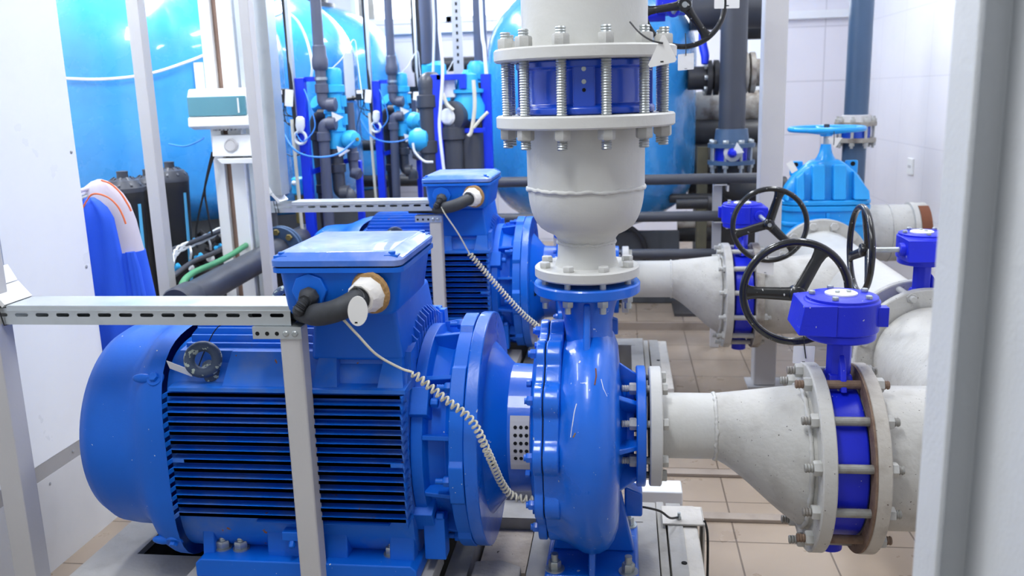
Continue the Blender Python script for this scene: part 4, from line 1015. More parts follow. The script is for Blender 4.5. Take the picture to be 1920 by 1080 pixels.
tag(MB().box(-.36, -.19, 2.83, 2.9, 0, .31).build('lit_channel_top', 'whitec', bevel=.004), 'white stand-in for the lit channel top under the blue lantern of the pump', 'beam')  # added box, its white stands for light on the channel's top flange
tag(MB().box(.06, .235, 3.1, 3.2, 0, .14).build('plastic_box', 'wplast', bevel=.006), 'white box on the floor behind the suction flange of the front pump', 'box')

# eye bolts belong to the motors
for (mo, Y) in ((mo1, 2.5), (mo2, 4.42)):
    eyebolt((-1.0, Y - .24, .828), (-.1, -.55, .7), (.35, -.9, .25), 'eye', mo)
    eyebolt((-1.0, Y + .235, .85), (0, .5, .7), (.6, -.8, 0), 'eye2' if Y > 3 else 'eye', mo)

# coiled earth cords
coil_cord([(-.66, 2.085, 1.02), aY(632, 592, 2.08), aY(665, 622, 2.09), aY(705, 664, 2.11), aY(750, 690, 2.14), aY(774, 698, 2.15)], [aY(775, 700, 2.15), aY(830, 745, 2.15), aY(885, 790, 2.16), aY(915, 850, 2.19), aY(940, 905, 2.26), aY(962, 930, 2.29), aY(1000, 938, 2.29)], 36, .0085,
          'cream coiled cord hanging from the nearer cable tray across the motor flange', r=.003)
coil_cord([aY(828, 388, 4.0), aY(835, 402, 3.99), aY(858, 436, 4.0), aY(879, 473, 4.03)], [aY(880, 475, 4.03), aY(940, 545, 4.05), aY(980, 588, 4.08), aY(1012, 615, 4.12)], 32, .011,
          'cream coiled cord hanging from the rear cable tray across the farther motor', r=.003)

# tags
def string(pts, label, r=.0014, mat='blackp', name='tie', cat='cable tie'):
    return tag(MB().tube(spline(pts, 6), r, 6).build(name, mat), label, cat)
ell = [(.022 * math.cos(2 * PI * k / 32), .034 * math.sin(2 * PI * k / 32)) for k in range(32)]
plate_tag('oval_tag', ell, aY(671, 583, 2.03), (.94, .1, .0), (.06, -.05, 1), .002, 'tagw', 'white oval tag hanging from the thick dark cable at the nearer terminal box', hole=(-.004, -.026, .003, .0018))
string([aY(683, 560, 2.03), aY(680, 549, 2.05), aY(668, 538, 2.07)], 'black tie holding the white oval tag to the thick cable')
plate_tag('paper_tag', [(-.03, .018), (.026, -.006), (.03, -.028), (-.026, -.004)], aY(336, 688, 2.230), (1, 0, 0), (0, -.2, 1), .001, 'tagw', 'white rectangular tag tied to the eye bolt on the big motor')
tri = [(-.032, -.03), (.032, -.022), (.0, .04)]
plate_tag('triangle_tag', [(-.028, -.034), (.026, -.024), (.03, -.018), (.004, .034), (-.002, .034), (-.032, -.028)], aY(1243, 96, 2.245), (1, 0, 0), (0, -.12, 1), .0015, 'tagw', 'white triangular tag on the upper flange of the front riser', hole=(-.002, -.022, .0035, .0014))
string([aY(1181, 41, 2.290), aY(1200, 62, 2.265), aY(1222, 76, 2.245), aY(1243, 81, 2.238)], 'black cable tie holding the triangular tag to the flange bolts', .002)
plate_tag('square_tag', rrect(.062, .062, .003), aY(1286, 116, 3.856), (1, 0, .06), (0, 0, 1), .0015, 'tagw', 'white square tag hanging from the topmost black hand wheel', hole=(.0, -.026, .005, .001))
string([aY(1285, 62, 3.852), aY(1286, 85, 3.850), aY(1286, 104, 3.854)], 'black tie of the square tag on the topmost hand wheel', .002)
plate_tag('square_tag', rrect(.095, .07, .004), aY(1363, -2, 3.852), (1, 0, -.02), (0, 0, 1), .0015, 'tagw', 'white tag cut by the picture top above the dark vertical pipe', hole=(.0, -.025, .008, .0018))
string([aY(1364, -70, 3.86), aY(1364, -40, 3.855), aY(1362, -12, 3.851)], 'black tie of the tag cut by the picture top', .002)
plate_tag('square_tag', rrect(.06, .054, .003), aY(1507, 665, 2.745), (1, 0, 0), (0, -.1, 1), .0015, 'tagw', 'white tag hanging below the front hand wheel', hole=(.0, -.021, .004, .001))
string([aY(1507, 630, 2.742), aY(1508, 648, 2.740), aY(1511, 672, 2.742)], 'black tie of the tag below the front hand wheel', .0018)
plate_tag('square_tag', rrect(.07, .06, .003), aY(1435, 501, 4.053), (1, 0, -.2), (0, -.1, 1), .0015, 'tagw', 'white tag hanging below the wheel of the farther valve', hole=(.0, -.024, .004, .001))
string([aY(1434, 470, 4.053), aY(1439, 482, 4.050), aY(1436, 492, 4.050)], 'black tie of the tag below the farther wheel', .0018)
plate_tag('square_tag', rrect(.036, .062, .003), aY(1485, 313, 5.206), (.85, 0, .5), (-.5, 0, .85), .0015, 'tagw', 'small white tag tilted on the shoulder of the light blue gate valve')
plate_tag('triangle_tag', [(-.038, .025), (.038, .025), (.004, -.03)], aY(1565, 267, 5.188), (1, 0, 0), (0, -.1, 1), .0015, 'tagw', 'white triangular tag under the light blue hand wheel of the gate valve')
string([aY(1564, 246, 5.178), aY(1564, 262, 5.178), aY(1563, 272, 5.178)], 'black tie of the tag under the light blue hand wheel', .002)
tag(MB().tube(spline([aY(465, 606, 2.280), aY(413, 610, 2.290), aY(385, 655, 2.270), aY(368, 700, 2.230)], 8), .0015, 6).build('wire', 'blackp'), 'thin black wire running down to the eye bolt of the big motor', 'wire')
# ------------------------------------------------------------------ tanks
def tank(X, Y, label, group='blue filter tanks', zb=.53, h=.42, sk=.58):
    t = thing('filter_tank', label, 'tank', (X, Y, 0))
    t['group'] = group
    R = .722; pr = []
    for k in range(9):
        a = PI / 2 * k / 8; pr.append((R * math.sin(a) + .001, zb + h - h * math.cos(a)))
    pr.append((R, 1.35))
    for k in range(13):
        a = PI / 2 * k / 12; pr.append((R * math.cos(a) + .001, 1.72 + .6 * math.sin(a)))
    MB().lathe(pr, (X, Y, 0), (0, 0, 1), 72).build('shell', 'tank', t, ang=60)
    MB().lathe([(sk, 0), (sk + .02, zb + .17), (sk - .08, zb + .19)], (X, Y, 0), (0, 0, 1), 48).build('skirt', 'skirt', t)
    MB().lathe([(.16, 2.3), (.16, 2.34), (.1, 2.35), (.1, 2.42), (.13, 2.43), (.13, 2.46)], (X, Y, 0), (0, 0, 1), 24).build('top_cap', 'dpvc', t)
    return t
tank(-2.69, 5.334, 'biggest looking blue fibreglass tank, behind the control box and black filter vessels', zb=.73, h=.3)
tank(-2.675, 6.798, 'second blue fibreglass tank of the row, half hidden behind the first')
tank(-2.70, 8.26, 'last blue fibreglass tank of the row, against the white end wall')
tank(-.192, 6.615, 'blue fibreglass tank standing alone behind the white riser pipe', sk=.25)

def sheet(o, u, v, w, h, label, curl=0.):
    o = Vector(o); u = Vector(u).normalized(); v = Vector(v).normalized(); n = u.cross(v).normalized()
    q = [(-w / 2, -h / 2), (w / 2, -h / 2 - curl * 2), (w / 2, h / 2), (-w / 2, h / 2)]
    return tag(MB().hexa([o + u * a + v * b for a, b in q], [o + u * a + v * b + n * .001 for a, b in q]).build('paper_sheet', 'paper'), label, 'paper')
def on_tank(px, py, X, Y, R=.722, out=.006):
    d = ray(px, py); a = d.x ** 2 + d.y ** 2; bx, by = EYE.x - X, EYE.y - Y
    b = 2 * (d.x * bx + d.y * by); c = bx * bx + by * by - (R + out) ** 2
    t = (-b - math.sqrt(max(0, b * b - 4 * a * c))) / (2 * a); return EYE + d * t
for px, py, T, w, h, lab in ((506, 137, (-2.69, 5.334), .1, .3, 'white paper sheet stuck on the first blue tank beside the grey post'), (652, 142, (-2.675, 6.798), .15, .32, 'white curled paper sheet stuck on the second blue tank')):
    p = on_tank(px, py, *T); nrm = Vector((p.x - T[0], p.y - T[1], 0)).normalized()
    sheet(p + nrm * .012, (-nrm.y, nrm.x, 0), (0, 0, 1), w, h, lab, .01)
p = on_tank(374, 148, -2.69, 5.334); nrm = Vector((p.x + 2.69, p.y - 5.334, 0)).normalized()
sheet(p + nrm * .005, (-nrm.y, nrm.x, 0), (.0, 0, 1), .05, .17, 'pale strip stuck on the first blue tank above the control box')
# white hose slung around the first tank
pts = [on_tank(x, y, -2.69, 5.334, out=.03) for x, y in ((118, 147), (180, 149), (240, 145), (290, 136), (340, 120), (390, 100), (440, 70))]
pts += [aY(500, 38, 5.288), aY(520, 28, 5.243), aY(537, 24, 5.197), aY(558, 40, 5.197), aY(575, 75, 5.197), aY(585, 120, 5.151), aY(583, 150, 5.151)]
tag(MB().tube(spline(pts, 8), .0075, 8).build('white_hose', 'hose'), 'thin white hose sagging across the first blue tank', 'hose')

# ------------------------------------------------------------------ valve stations, one per tank
def station(Y, X, which):
    """control valve column with its frame, pipes and controller; which describes the tank it serves"""
    w = which
    def T(dx, dy, z): return (X + dx, Y + dy, z)
    t = thing('control_valve', 'light blue upright control valve %s' % w, 'valve', T(.035, 0, 1.23))
    b = MB().lathe([(.05, 1.23), (.052, 1.24), (.052, 1.32), (.058, 1.325), (.058, 1.34), (.052, 1.345), (.052, 1.42), (.058, 1.425), (.058, 1.44), (.052, 1.445), (.052, 1.53), (.066, 1.54), (.066, 1.575), (.05, 1.582)], T(.035, 0, 0), (0, 0, 1), 32)
    for z in (1.29, 1.39, 1.49): b.box(X + .075, X + .105, Y - .02, Y + .015, z - .03, z + .03)
    b.build('body', 'filt', t, ang=30)
    MB().lathe([(.048, 1.58), (.05, 1.59), (.049, 1.655), (.042, 1.668), (.02, 1.672)], T(.04, 0, 0), (0, 0, 1), 32).build('cap', 'filt', t, ang=40)
    a = MB().lathe([(.03, -.01), (.046, .005), (.05, .02), (.05, .05), (.038, .075), (.014, .085)], T(.1, -.015, 1.28), (.85, -.5, .02), 28)
    a.cyl(T(.05, 0, 1.28), T(.11, -.02, 1.28), .026, 16); a.build('actuator', 'filt', t, ang=40)
    MB().cyl(T(.165, -.055, 1.281), T(.18, -.065, 1.281), .01, 12).build('actuator_nut', 'brass', t)
    MB().lathe([(.03, 0), (.05, .02), (.052, .06), (.04, .085)], T(-.05, .12, 1.45), (-.4, -.6, .4), 24).build('side_actuator', 'filt', t, ang=40)
    plate_tag('triangle_tag', [(-.02, .025), (.045, -.005), (-.018, -.04)], T(.068, -.085, 1.41), (1, 0, 0), (0, -.1, 1), .0015, 'tagw', 'white triangular tag stuck on the upright valve %s' % w)
    plate_tag('triangle_tag', [(-.03, .03), (.045, .005), (-.02, -.03)], T(.095, -.09, 1.218), (1, 0, 0), (0, -.1, 1), .0015, 'tagw', 'white triangular tag under the actuator %s' % w)
    def pp(name, pts, r, lab, fit=(), mat='pvc', rad=.07):
        q = thing(name, lab, 'pipe', Vector(pts[0]))
        MB().tube(fillet(pts, rad, 8), r, 20).build('barrel', mat, q, ang=60)
        for p, d in fit: MB().lathe([(r, -.026), (r * 1.25, -.022), (r * 1.25, .022), (r, .026)], p, d, 24).build('socket', mat, q, ang=30)
        return q
    Z = (0, 0, 1)
    q = pp('plastic_pipe', [T(.0, -.07, 3.28), T(-.005, -.07, 1.475), T(.055, -.065, 1.472)], .03, 'tall grey plastic pipe dropping from the ceiling into the valve %s' % w,
       [(T(-.003, -.07, 1.56), Z), (T(.045, -.066, 1.473), (1, 0, 0))])
    MB().lathe([(.03, -.06), (.04, -.05), (.044, -.03), (.044, .0), (.038, .02), (.036, .07), (.03, .075)], T(-.003, -.07, 1.715), Z, 24).build('reducer', 'pvc', q, ang=40)
    pp('plastic_pipe', [T(.055, -.065, 1.372), T(-.01, -.07, 1.372), T(-.03, -.07, .0)], .03, 'elbowed grey pipe running to the floor from the valve %s' % w,
       [(T(.04, -.066, 1.372), (1, 0, 0)), (T(-.012, -.07, 1.3), Z)])
    pp('plastic_pipe', [T(.03, 0, 1.24), T(.035, 0, .98), T(.1, -.02, .978), T(.1, -.02, .92)], .036, 'grey plastic drain pipe below the valve %s' % w,
       [(T(.03, 0, 1.21), Z), (T(.033, 0, 1.12), Z), (T(.07, -.012, .979), (1, 0, 0))], 'dpvc', .05)
    pp('plastic_pipe', [T(.1, .07, 1.48), T(.105, .07, 1.09), T(.14, .05, 1.075)], .027, 'slimmer grey plastic pipe behind the valve %s' % w, [(T(.105, .07, 1.18), Z), (T(.115, .065, 1.085), (1, 0, -.4))], rad=.04)
    pp('plastic_pipe', [T(.0, .05, 1.42), T(-.1, .05, 1.41), T(-.06, .04, .5)], .03, 'dark plastic cross pipe behind the controller %s' % w, [(T(-.05, .05, 1.415), (1, 0, 0)), (T(-.094, .05, 1.3), Z), (T(-.08, .045, 1.0), Z)], 'blackpipe')
    fr = thing('valve_stand', 'royal blue steel frame carrying the valve %s' % w, 'frame', T(-.12, -.04, 0))
    MB().box(X - .145, X - .093, Y - .1, Y - .055, 0, 1.62).build('upright', 'frame', fr, bevel=.003)
    MB().box(X + .095, X + .13, Y + .12, Y + .16, 0, 1.15).build('upright', 'frame', fr, bevel=.003)
    MB().box(X - .1, X + .02, Y - .075, Y - .05, 1.6, 1.625).build('bracket', 'frame', fr)
    MB().hexa([T(-.1, -.07, 1.09), T(-.1, -.04, 1.09), T(.1, .16, 1.15), T(.1, .13, 1.15)], [T(-.1, -.07, 1.12), T(-.1, -.04, 1.12), T(.1, .16, 1.18), T(.1, .13, 1.18)]).build('bracket', 'frame', fr)
    MB().lathe([(.031, -.008), (.036, -.008), (.036, .008), (.031, .008)], T(-.004, -.07, 1.613), Z, 24).build('pipe_clamp', 'zinc', fr)
    c = thing('controller', 'small black controller with white cards on the conduit %s' % w, 'controller', T(-.22, -.16, 1.49))
    MB().box(X - .255, X - .17, Y - .15, Y - .08, 1.49, 1.565).build('box', 'blackp', c, bevel=.005)
    MB().box(X - .245, X - .2, Y - .152, Y - .15, 1.535, 1.558).build('label', 'paper', c)
    MB().cyl(T(-.25, -.12, 1.507), T(-.32, -.13, 1.5), .012, 14).cyl(T(-.275, -.12, 1.506), T(-.285, -.12, 1.505), .019, 14).build('plug', 'blackp', c)
    plate_tag('card', rrect(.046, .09, .004), T(-.158, -.165, 1.515), (1, 0, -.12), (.12, 0, 1), .0015, 'tagw', 'white card on the black controller %s' % w, 'card')
    for k, (x, d) in enumerate(((-.25, .07), (-.23, .12), (-.2, .09), (-.21, .15))):
        MB().tube(spline([T(x, -.11, 1.495), T(x + .005, -.12, 1.495 - d * .7), T(x + .035 + .012 * k, -.11, 1.495 - d), T(-.15, -.1, 1.41 - .01 * k)], 8), .003, 6).build('lead', 'blackp', c)
    cd = thing('cable_conduit', 'slim dark conduit rising to the ceiling %s' % w, 'conduit', T(-.16, -.1, 1.36))
    MB().box(X - .162, X - .144, Y - .115, Y - .08, 1.2, 3.28).build('rail', 'galv', cd)
    MB().tube(spline([T(-.168, -.1, 3.27), T(-.172, -.105, 2.2), T(-.168, -.1, 1.8), T(-.16, -.118, 1.56), T(-.15, -.11, 1.3)], 10), .0105, 10).build('cable', 'blackp', cd)
    h = thing('hose_coil', 'pale coiled hose hanging on the frame %s' % w, 'hose', T(-.13, -.14, 1.2))
    MB().torus(T(-.125, -.13, 1.3), (.1, 1, 0), .034, .0085, 28, 8).build('loop', 'hose', h)
    MB().tube(spline([T(-.168, -.125, 1.4), T(-.165, -.13, 1.25), T(-.16, -.12, .8), T(-.14, -.12, .05)], 8), .01, 8).build('tail', 'cream', h)
    MB().lathe([(.018, -.05), (.026, -.02), (.024, .02), (.012, .03)], T(-.115, -.14, 1.385), (.1, 0, 1), 14).build('funnel', 'wplast', h)
    def th(pts, r, mat, lab): return tag(MB().tube(spline([T(*p) for p in pts], 8), r, 8).build('air_hose', mat), lab + ' ' + w, 'hose')
    th([(-.23, -.14, 1.36), (-.16, -.17, 1.25), (-.08, -.18, 1.205), (.02, -.17, 1.195), (.1, -.14, 1.215), (.165, -.08, 1.275)], .0055, 'bhose', 'thin pale blue hose sagging across the pipes')
    th([(-.15, -.13, 1.33), (-.1, -.16, 1.28), (-.03, -.15, 1.36), (-.06, -.14, 1.5), (-.09, -.11, 1.56)], .0035, 'bhose', 'thin blue hose looping up the frame')
    th([(-.19, -.12, 1.5), (-.25, -.1, 1.38), (-.28, -.08, 1.27), (-.2, -.1, 1.2), (-.1, -.14, 1.22)], .0025, 'blackp', 'thin black lead drooping from the controller')
    th([(.05, -.02, 1.67), (.1, -.0, 1.72), (.16, .05, 1.82), (.17, .06, 1.7), (.19, .04, 1.5)], .003, 'hose', 'thin white lead arching over the cap of the valve')
station(5.105, -1.605, 'beside the first blue tank')
station(6.57, -1.585, 'beside the second blue tank')
station(7.98, -1.57, 'beside the last blue tank')

# small sampling valve by the first frame
t = thing('sampling_valve', 'small light blue valve on a brass body low beside the first frame', 'valve', aY(560, 372, 5.059))
p = aY(560, 345, 5.059); MB().lathe([(.03, 0), (.04, .01), (.04, .09), (.025, .1)], p - Vector((0, 0, .06)), (0, 0, 1), 20).build('head', 'filt', t)
MB().cyl(p - Vector((0, 0, .06)), p - Vector((0, 0, .22)), .028, 16).build('brass_body', 'brass', t)
MB().sphere(p + Vector((-.012, -.04, .01)), .014, 12).build('knob', 'wplast', t)

# ------------------------------------------------------------------ station of the lone tank
Yb = 5.746
def P(x, y, Y=Yb): return aY(x, y, Y)
def at(x, y, r, Y=Yb): return P(x, y, Y)
t = thing('portal_frame', 'royal blue portal frame in front of the lone blue tank', 'frame', P(820, 330))
pa = P(819, 140); pb = P(868, 140); zt = pa.z
MB().box(pa.x - .035, pa.x + .03, Yb - .03, Yb + .02, 0, zt).build('upright', 'frame', t, bevel=.003)
MB().box(pa.x, pb.x + .02, Yb - .03, Yb + .02, zt - .035, zt).build('top_bar', 'frame', t, bevel=.003)
MB().box(pb.x - .02, pb.x + .02, Yb - .03, Yb + .02, zt - .09, zt - .03).build('drop_bracket', 'frame', t, bevel=.003)
pc = P(905, 138); MB().box(pc.x - .03, pc.x + .03, Yb + .1, Yb + .15, 0, pc.z).build('upright', 'frame', t, bevel=.003)
z1 = P(860, 250).z; MB().box(pa.x, pc.x, Yb + .0, Yb + .03, z1, z1 + .03).build('cross_bar', 'frame', t, bevel=.003)
t = thing('diaphragm_valve', 'light blue bonnet valve with dark round flange facing out, at the portal frame', 'valve', P(866, 240))
o = P(868, 205); 
MB().lathe([(.05, -.1), (.1, -.08), (.105, 0), (.08, .06), (.08, .075), (.1, .08), (.1, .1), (.07, .105), (.06, .19), (.03, .2), (.02, .22)], o + Vector((.02, .08, .02)), (0, 0, 1), 32).build('body', 'filt', t, ang=30)
f = MB(); q = P(856, 215); f.lathe([(.12, 0), (.12, .02), (.1, .025), (.085, .1), (.09, .12), (.09, .17), (.06, .18)], q + Vector((.03, .12, 0)), (-.35, -1, -.05), 32); f.build('flange', 'dpvc', t, ang=30)
q2 = q + Vector((-.05, -.07, -.01)); MB().lathe([(.05, 0), (.052, .005), (.04, .02), (.02, .024)], q2 + Vector((.005, .02, 0)), (-.35, -1, -.05), 24).build('sight_cap', 'wplast', t)
def vpipe(x, y0, y1, r, lab, mat='pvc', Y=Yb, top=None, base=0., fits=()):
    a = P(x, y0, Y); z0 = top if top else a.z
    q = thing('plastic_pipe', lab, 'pipe', (a.x, Y, base))
    MB().cyl((a.x, Y, base), (a.x, Y, z0), r, 20).build('barrel', mat, q)
    for py in fits: MB().lathe([(r, -.04), (r * 1.25, -.035), (r * 1.25, .035), (r, .04)], (a.x, Y, P(x, py, Y).z), (0, 0, 1), 24).build('socket', mat, q, ang=30)
    return q
vpipe(849, 225, 330, .058, 'grey plastic pipe below the bonnet valve of the portal frame', 'dpvc', fits=(250,))
q = vpipe(800, 165, 330, .052, 'grey plastic pipe with a rounded elbow left standing beside the blue portal frame' if False else 'grey plastic pipe with a rounded elbow standing beside the blue portal frame', 'dpvc', fits=(190, 275))
MB().tube(fillet([P(800, 165), P(800, 158) + Vector((0, 0, .02)), P(812, 158) + Vector((0, .05, .02))], .08, 6), .055, 18).build('elbow', 'dpvc', q)
vpipe(880, 250, 330, .09, 'thick dark pipe behind the blue portal frame', 'dpvc', Y=5.837)
vpipe(893, 155, 330, .045, 'dark pipe beside the lone blue tank', 'blackpipe', Y=5.883)
vpipe(800, 80, 120, .05, 'grey pipe dropping from the ceiling onto the valve cap at the end wall', 'pvc', Y=6.981, top=3.28, base=P(800, 120, 6.981).z)
vpipe(814, 80, 120, .045, 'second grey pipe dropping onto the valve cap at the end wall', 'pvc', Y=7.073, top=3.28, base=P(814, 120, 7.073).z)
vpipe(900, 60, 112, .05, 'grey pipe dropping from the ceiling beside the lone blue tank', 'pvc', Y=6.889, top=3.28, base=P(900, 118, 6.889).z)
for x, y, r, Y, lab in ((812, 138, .1, 7.027, 'light blue valve cap under the ceiling pipes before the end wall'), (897, 138, .08, 6.889, 'light blue valve cap half hidden behind the lone blue tank')):
    t = thing('control_valve', lab, 'valve', P(x, 200, Y)); o = P(x, y, Y)
    MB().lathe([(r, -.04), (r * 1.05, -.02), (r, .06), (r * .7, .09)], o, (0, 0, 1), 28).build('cap', 'filt', t, ang=40)
    MB().cyl(o - Vector((0, 0, .55)), o - Vector((0, 0, .04)), r * .75, 24).build('body', 'filt', t)
t = thing('actuator', 'light blue round actuator low beside the grey pipe of the portal frame', 'actuator', P(787, 260))
o = P(790, 262); MB().lathe([(.06, 0), (.075, .01), (.075, .08), (.05, .12), (.02, .13)], o + Vector((.05, 0, 0)), (-1, -.1, 0), 28).build('housing', 'filt', t, ang=40)
MB().cyl(o + Vector((.05, 0, 0)), o + Vector((.15, .02, 0)), .03, 14).build('stem', 'dpvc', t)
t = thing('actuator', 'small light blue actuator beside the second frame', 'actuator', P(772, 230, 6.249)); o = P(770, 225, 6.249)
MB().lathe([(.04, 0), (.06, .02), (.06, .07), (.03, .1)], o, (.8, -.5, -.2), 24).build('housing', 'filt', t, ang=40)
def hose(pts, r, mat, lab, Y):
    W = [P(x, y, Y) for x, y in pts]
    if pts[0][1] <= 20: W = [Vector((W[0].x, Y, 3.29))] + W
    return tag(MB().tube(spline(W, 8), r, 8).build('hose', mat), lab, 'hose')
hose([(774, 268), (778, 285), (795, 302), (812, 304)], .008, 'hose', 'pale hose curving from the round actuator to the portal frame', 5.654)
hose([(822, 0), (824, 60), (830, 130), (826, 200), (824, 240), (830, 300), (834, 330)], .01, 'hose', 'white hose hanging down in front of the blue portal frame', 5.609)
hose([(812, 0), (814, 50), (812, 140)], .009, 'hose', 'white hose hanging from the ceiling beside the portal frame', 6.524)
hose([(902, 20), (908, 90), (912, 140), (914, 150)], .012, 'hose', 'white hose hanging beside the lone blue tank', 5.883)
hose([(888, 150), (890, 200), (884, 245), (878, 255)], .012, 'cream', 'cream hose hanging beside the bonnet valve', 5.654)
hose([(915, 210), (900, 225), (888, 240)], .01, 'cream', 'cream hose running to the lone tank', 5.654)
hose([(830, 175), (838, 195), (850, 207)], .012, 'cream', 'short cream hose above the dark round flange', 5.654)
t = thing('perforated_rail', 'pale perforated steel rail hanging before the white end wall', 'rail', (P(857, 60, 7.347).x, 7.347, 1.5)); a = P(857, 60, 7.347)
MB().box(a.x - .04, a.x + .04, 7.347, 7.357, P(857, 155, 7.347).z, 3.28).build('rail', 'gpost', t)
h = MB()
for k in range(26): h.box(a.x - .008, a.x + .008, 7.346, 7.347, 1.75 + k * .055, 1.775 + k * .055)
h.build('holes', 'bore', t)
t = thing('cable_conduit', 'dark cable hanging before the end wall between tank and portal frame', 'cable', (P(785, 60, 6.798).x, 6.798, 1.4))
MB().tube(spline([Vector((P(781, 0, 6.798).x, 6.798, 3.29)), P(781, -80, 6.798), P(781, 0, 6.798), P(785, 70, 6.798), P(788, 150, 6.798), P(789, 180, 6.798)], 8), .014, 8).build('cable', 'blackp', t)
MB().box(P(785, 170, 6.798).x - .07, P(785, 170, 6.798).x + .05, 6.768, 6.828, P(785, 172, 6.798).z, P(785, 162, 6.798).z).build('plug', 'blackp', t)
t = thing('control_plate', 'small grey white panel inside the blue portal frame', 'panel', P(843, 180, 5.79)); a = P(833, 183, 5.79); b = P(854, 148, 5.79)
MB().box(a.x, b.x, 5.767, 5.82, a.z, zt).build('plate', 'wplast', t, bevel=.004)
# long dark pipe along the end wall
t = thing('long_pipe', 'thick dark pipe running along the white end wall', 'pipe', (-1.6, 8.628, 1.7)); z = P(800, 122, 8.628).z
MB().cyl((-1.93, 8.628, z), (.2, 8.628, z), .065, 24).build('barrel', 'blackpipe', t)
MB().box(-1.9, .0, 8.75, 8.9, z - .62, z - .09).build('lagging', 'pvc', t)

# ------------------------------------------------------------------ pipe rack in front of the lone tank
for k, (z, x0, x1, lab) in enumerate(((1.002, -1.05, .81, 'uppermost'), (.79, -1.05, .62, 'middle'), (.572, -.25, .575, 'lowest'))):
    t = thing('rack_pipe', '%s dark grey pipe of the rack passing behind the white riser' % lab, 'pipe', (0, 5.334, z), 'rack pipes')
    MB().cyl((x0, 5.334, z), (x1, 5.334, z), .03, 20).build('barrel', 'dpvc', t)
t = thing('pipe_stand', 'grey angle post carrying the rack pipes beside the blue valve wheel', 'stand', (.57, 5.41, .0))
MB().box(.54, .59, 5.375, 5.415, .0, 1.0).build('upright', 'gpost', t, bevel=.003)
for z in (.972, .76, .542): MB().box(.54, .62, 5.305, 5.375, z - .006, z).box(.61, .62, 5.305, 5.375, z - .04, z).build('arm', 'gpost', t)
t = thing('pipe_stand', 'pale post of the pipe rack seen between motor flange and riser', 'stand', (-.355, 5.43, 0))
MB().box(-.38, -.33, 5.4, 5.44, .0, 1.0).build('upright', 'gpost', t, bevel=.003)
t = thing('pipe_stub', 'dark capped pipe stub behind the middle rack pipe', 'pipe', (.41, 5.7, .82)); a = P(1268, 383, 5.700)
MB().cyl((a.x, 5.7, a.z), (a.x + .2, 5.7, a.z), .03, 18).lathe([(.045, 0), (.045, .04)], (a.x + .19, 5.7, a.z), (1, 0, 0), 20).build('barrel', 'blackpipe', t)
t = thing('crate', 'dark wooden crate below the lone blue tank', 'crate', (.17, 6.35, .055))
MB().box(-.1, .41, 6.27, 6.33, .055, .56).build('panel', 'skirt', t, bevel=.01)
tag(MB().torus((-.02, 6.26, .42), (.1, 1, .1), .2, .018, 40, 8).build('hose_coil', 'blackpipe'), 'black hose coil leaning on the dark crate', 'hose')

# ------------------------------------------------------------------ dark vertical pipe with wafer valve
YB = 6.066; a = aY(1373, 200, YB)
t = thing('dark_riser', 'thick dark grey vertical pipe with a flanged elbow beside the grey column', 'pipe', (a.x, YB, .9))
MB().cyl((a.x, YB, aY(1370, 248, YB).z), (a.x, YB, 3.28), .083, 32).build('barrel', 'dpvc', t)
zt = aY(1370, 268, YB).z; zb = aY(1370, 300, YB).z
MB().lathe([(.083, .09), (.1, .09), (.11, .0), (.148, 0), (.148, -.025), (.083, -.025)], (a.x, YB, zt), (0, 0, 1), 40).build('upper_flange', 'bpvc', t, ang=30)
MB().lathe([(.083, 0), (.148, 0), (.148, -.025), (.083, -.025)], (a.x, YB, zb), (0, 0, 1), 40).build('lower_flange', 'bpvc', t, ang=30)
MB().tube(fillet([(a.x, YB, zb - .01), (a.x, YB, zb - .2), (a.x + .35, YB + .05, zb - .2)], .15, 8), .085, 24).build('elbow', 'blackpipe', t, ang=60)
v = thing('wafer_valve', 'small blue wafer valve with sight glass in the dark vertical pipe', 'valve', (a.x, YB, zb))
MB().cyl((a.x, YB, zb), (a.x, YB, zt - .025), .1, 32).build('body', 'vblue', v)
MB().lathe([(.055, 0), (.055, .03), (.045, .035)], (a.x - .005, YB - .1, (zb + zt) / 2), (0, -1, 0), 28).build('sight_glass', 'gpost', v)
MB().lathe([(.028, 0), (.03, .02), (.02, .05), (.012, .06)], (a.x - .01, YB - .13, (zb + zt) / 2), (0, -1, 0), 18).build('knob', 'vblue', v)
for k in range(8):
    q = PI / 8 + PI / 4 * k; x = a.x + .125 * math.cos(q); y = YB + .125 * math.sin(q)
    s = MB().cyl((x, y, zb - .08), (x, y, zt + .02), .01, 12).hexnut((x, y, zt), (0, 0, 1), .035, .022).hexnut((x, y, zb - .025), (0, 0, -1), .035, .022).build('stud', 'zinc', v)
plate_tag('triangle_tag', [(-.035, -.03), (.04, -.02), (-.005, .045)], aY(1383, 280, YB - .17), (1, 0, 0), (0, -.1, 1), .0015, 'tagw', 'white triangular tag on the small blue wafer valve')
# cross pipes beside it
def cross(px0, px1, py, Y, r, mat, lab, flange=None):
    p0 = aY(px0, py, Y); p1 = aY(px1, py, Y); t = thing('cross_pipe', lab, 'pipe', ((p0.x + p1.x) / 2, Y, p0.z - r))
    MB().cyl((p0.x, Y, p0.z), (p1.x, Y, p0.z), r, 28).build('barrel', mat, t)
    for px in flange or ():
        q = aY(px, py, Y); MB().lathe([(r, 0), (r * 1.5, 0), (r * 1.5, .03), (r, .03)], (q.x - .035, Y, p0.z), (1, 0, 0), 28).lathe([(r, 0), (r * 1.5, 0), (r * 1.5, .03), (r, .03)], (q.x + .01, Y, p0.z), (1, 0, 0), 28).build('flange', mat, t, ang=30)
        for k in range(8):
            b = PI / 4 * k; MB().hexnut((q.x - .035, Y + r * 1.3 * math.cos(b), p0.z + r * 1.3 * math.sin(b)), (-1, 0, 0), .03, .02).build('bolt', 'zinc', t)
    return t
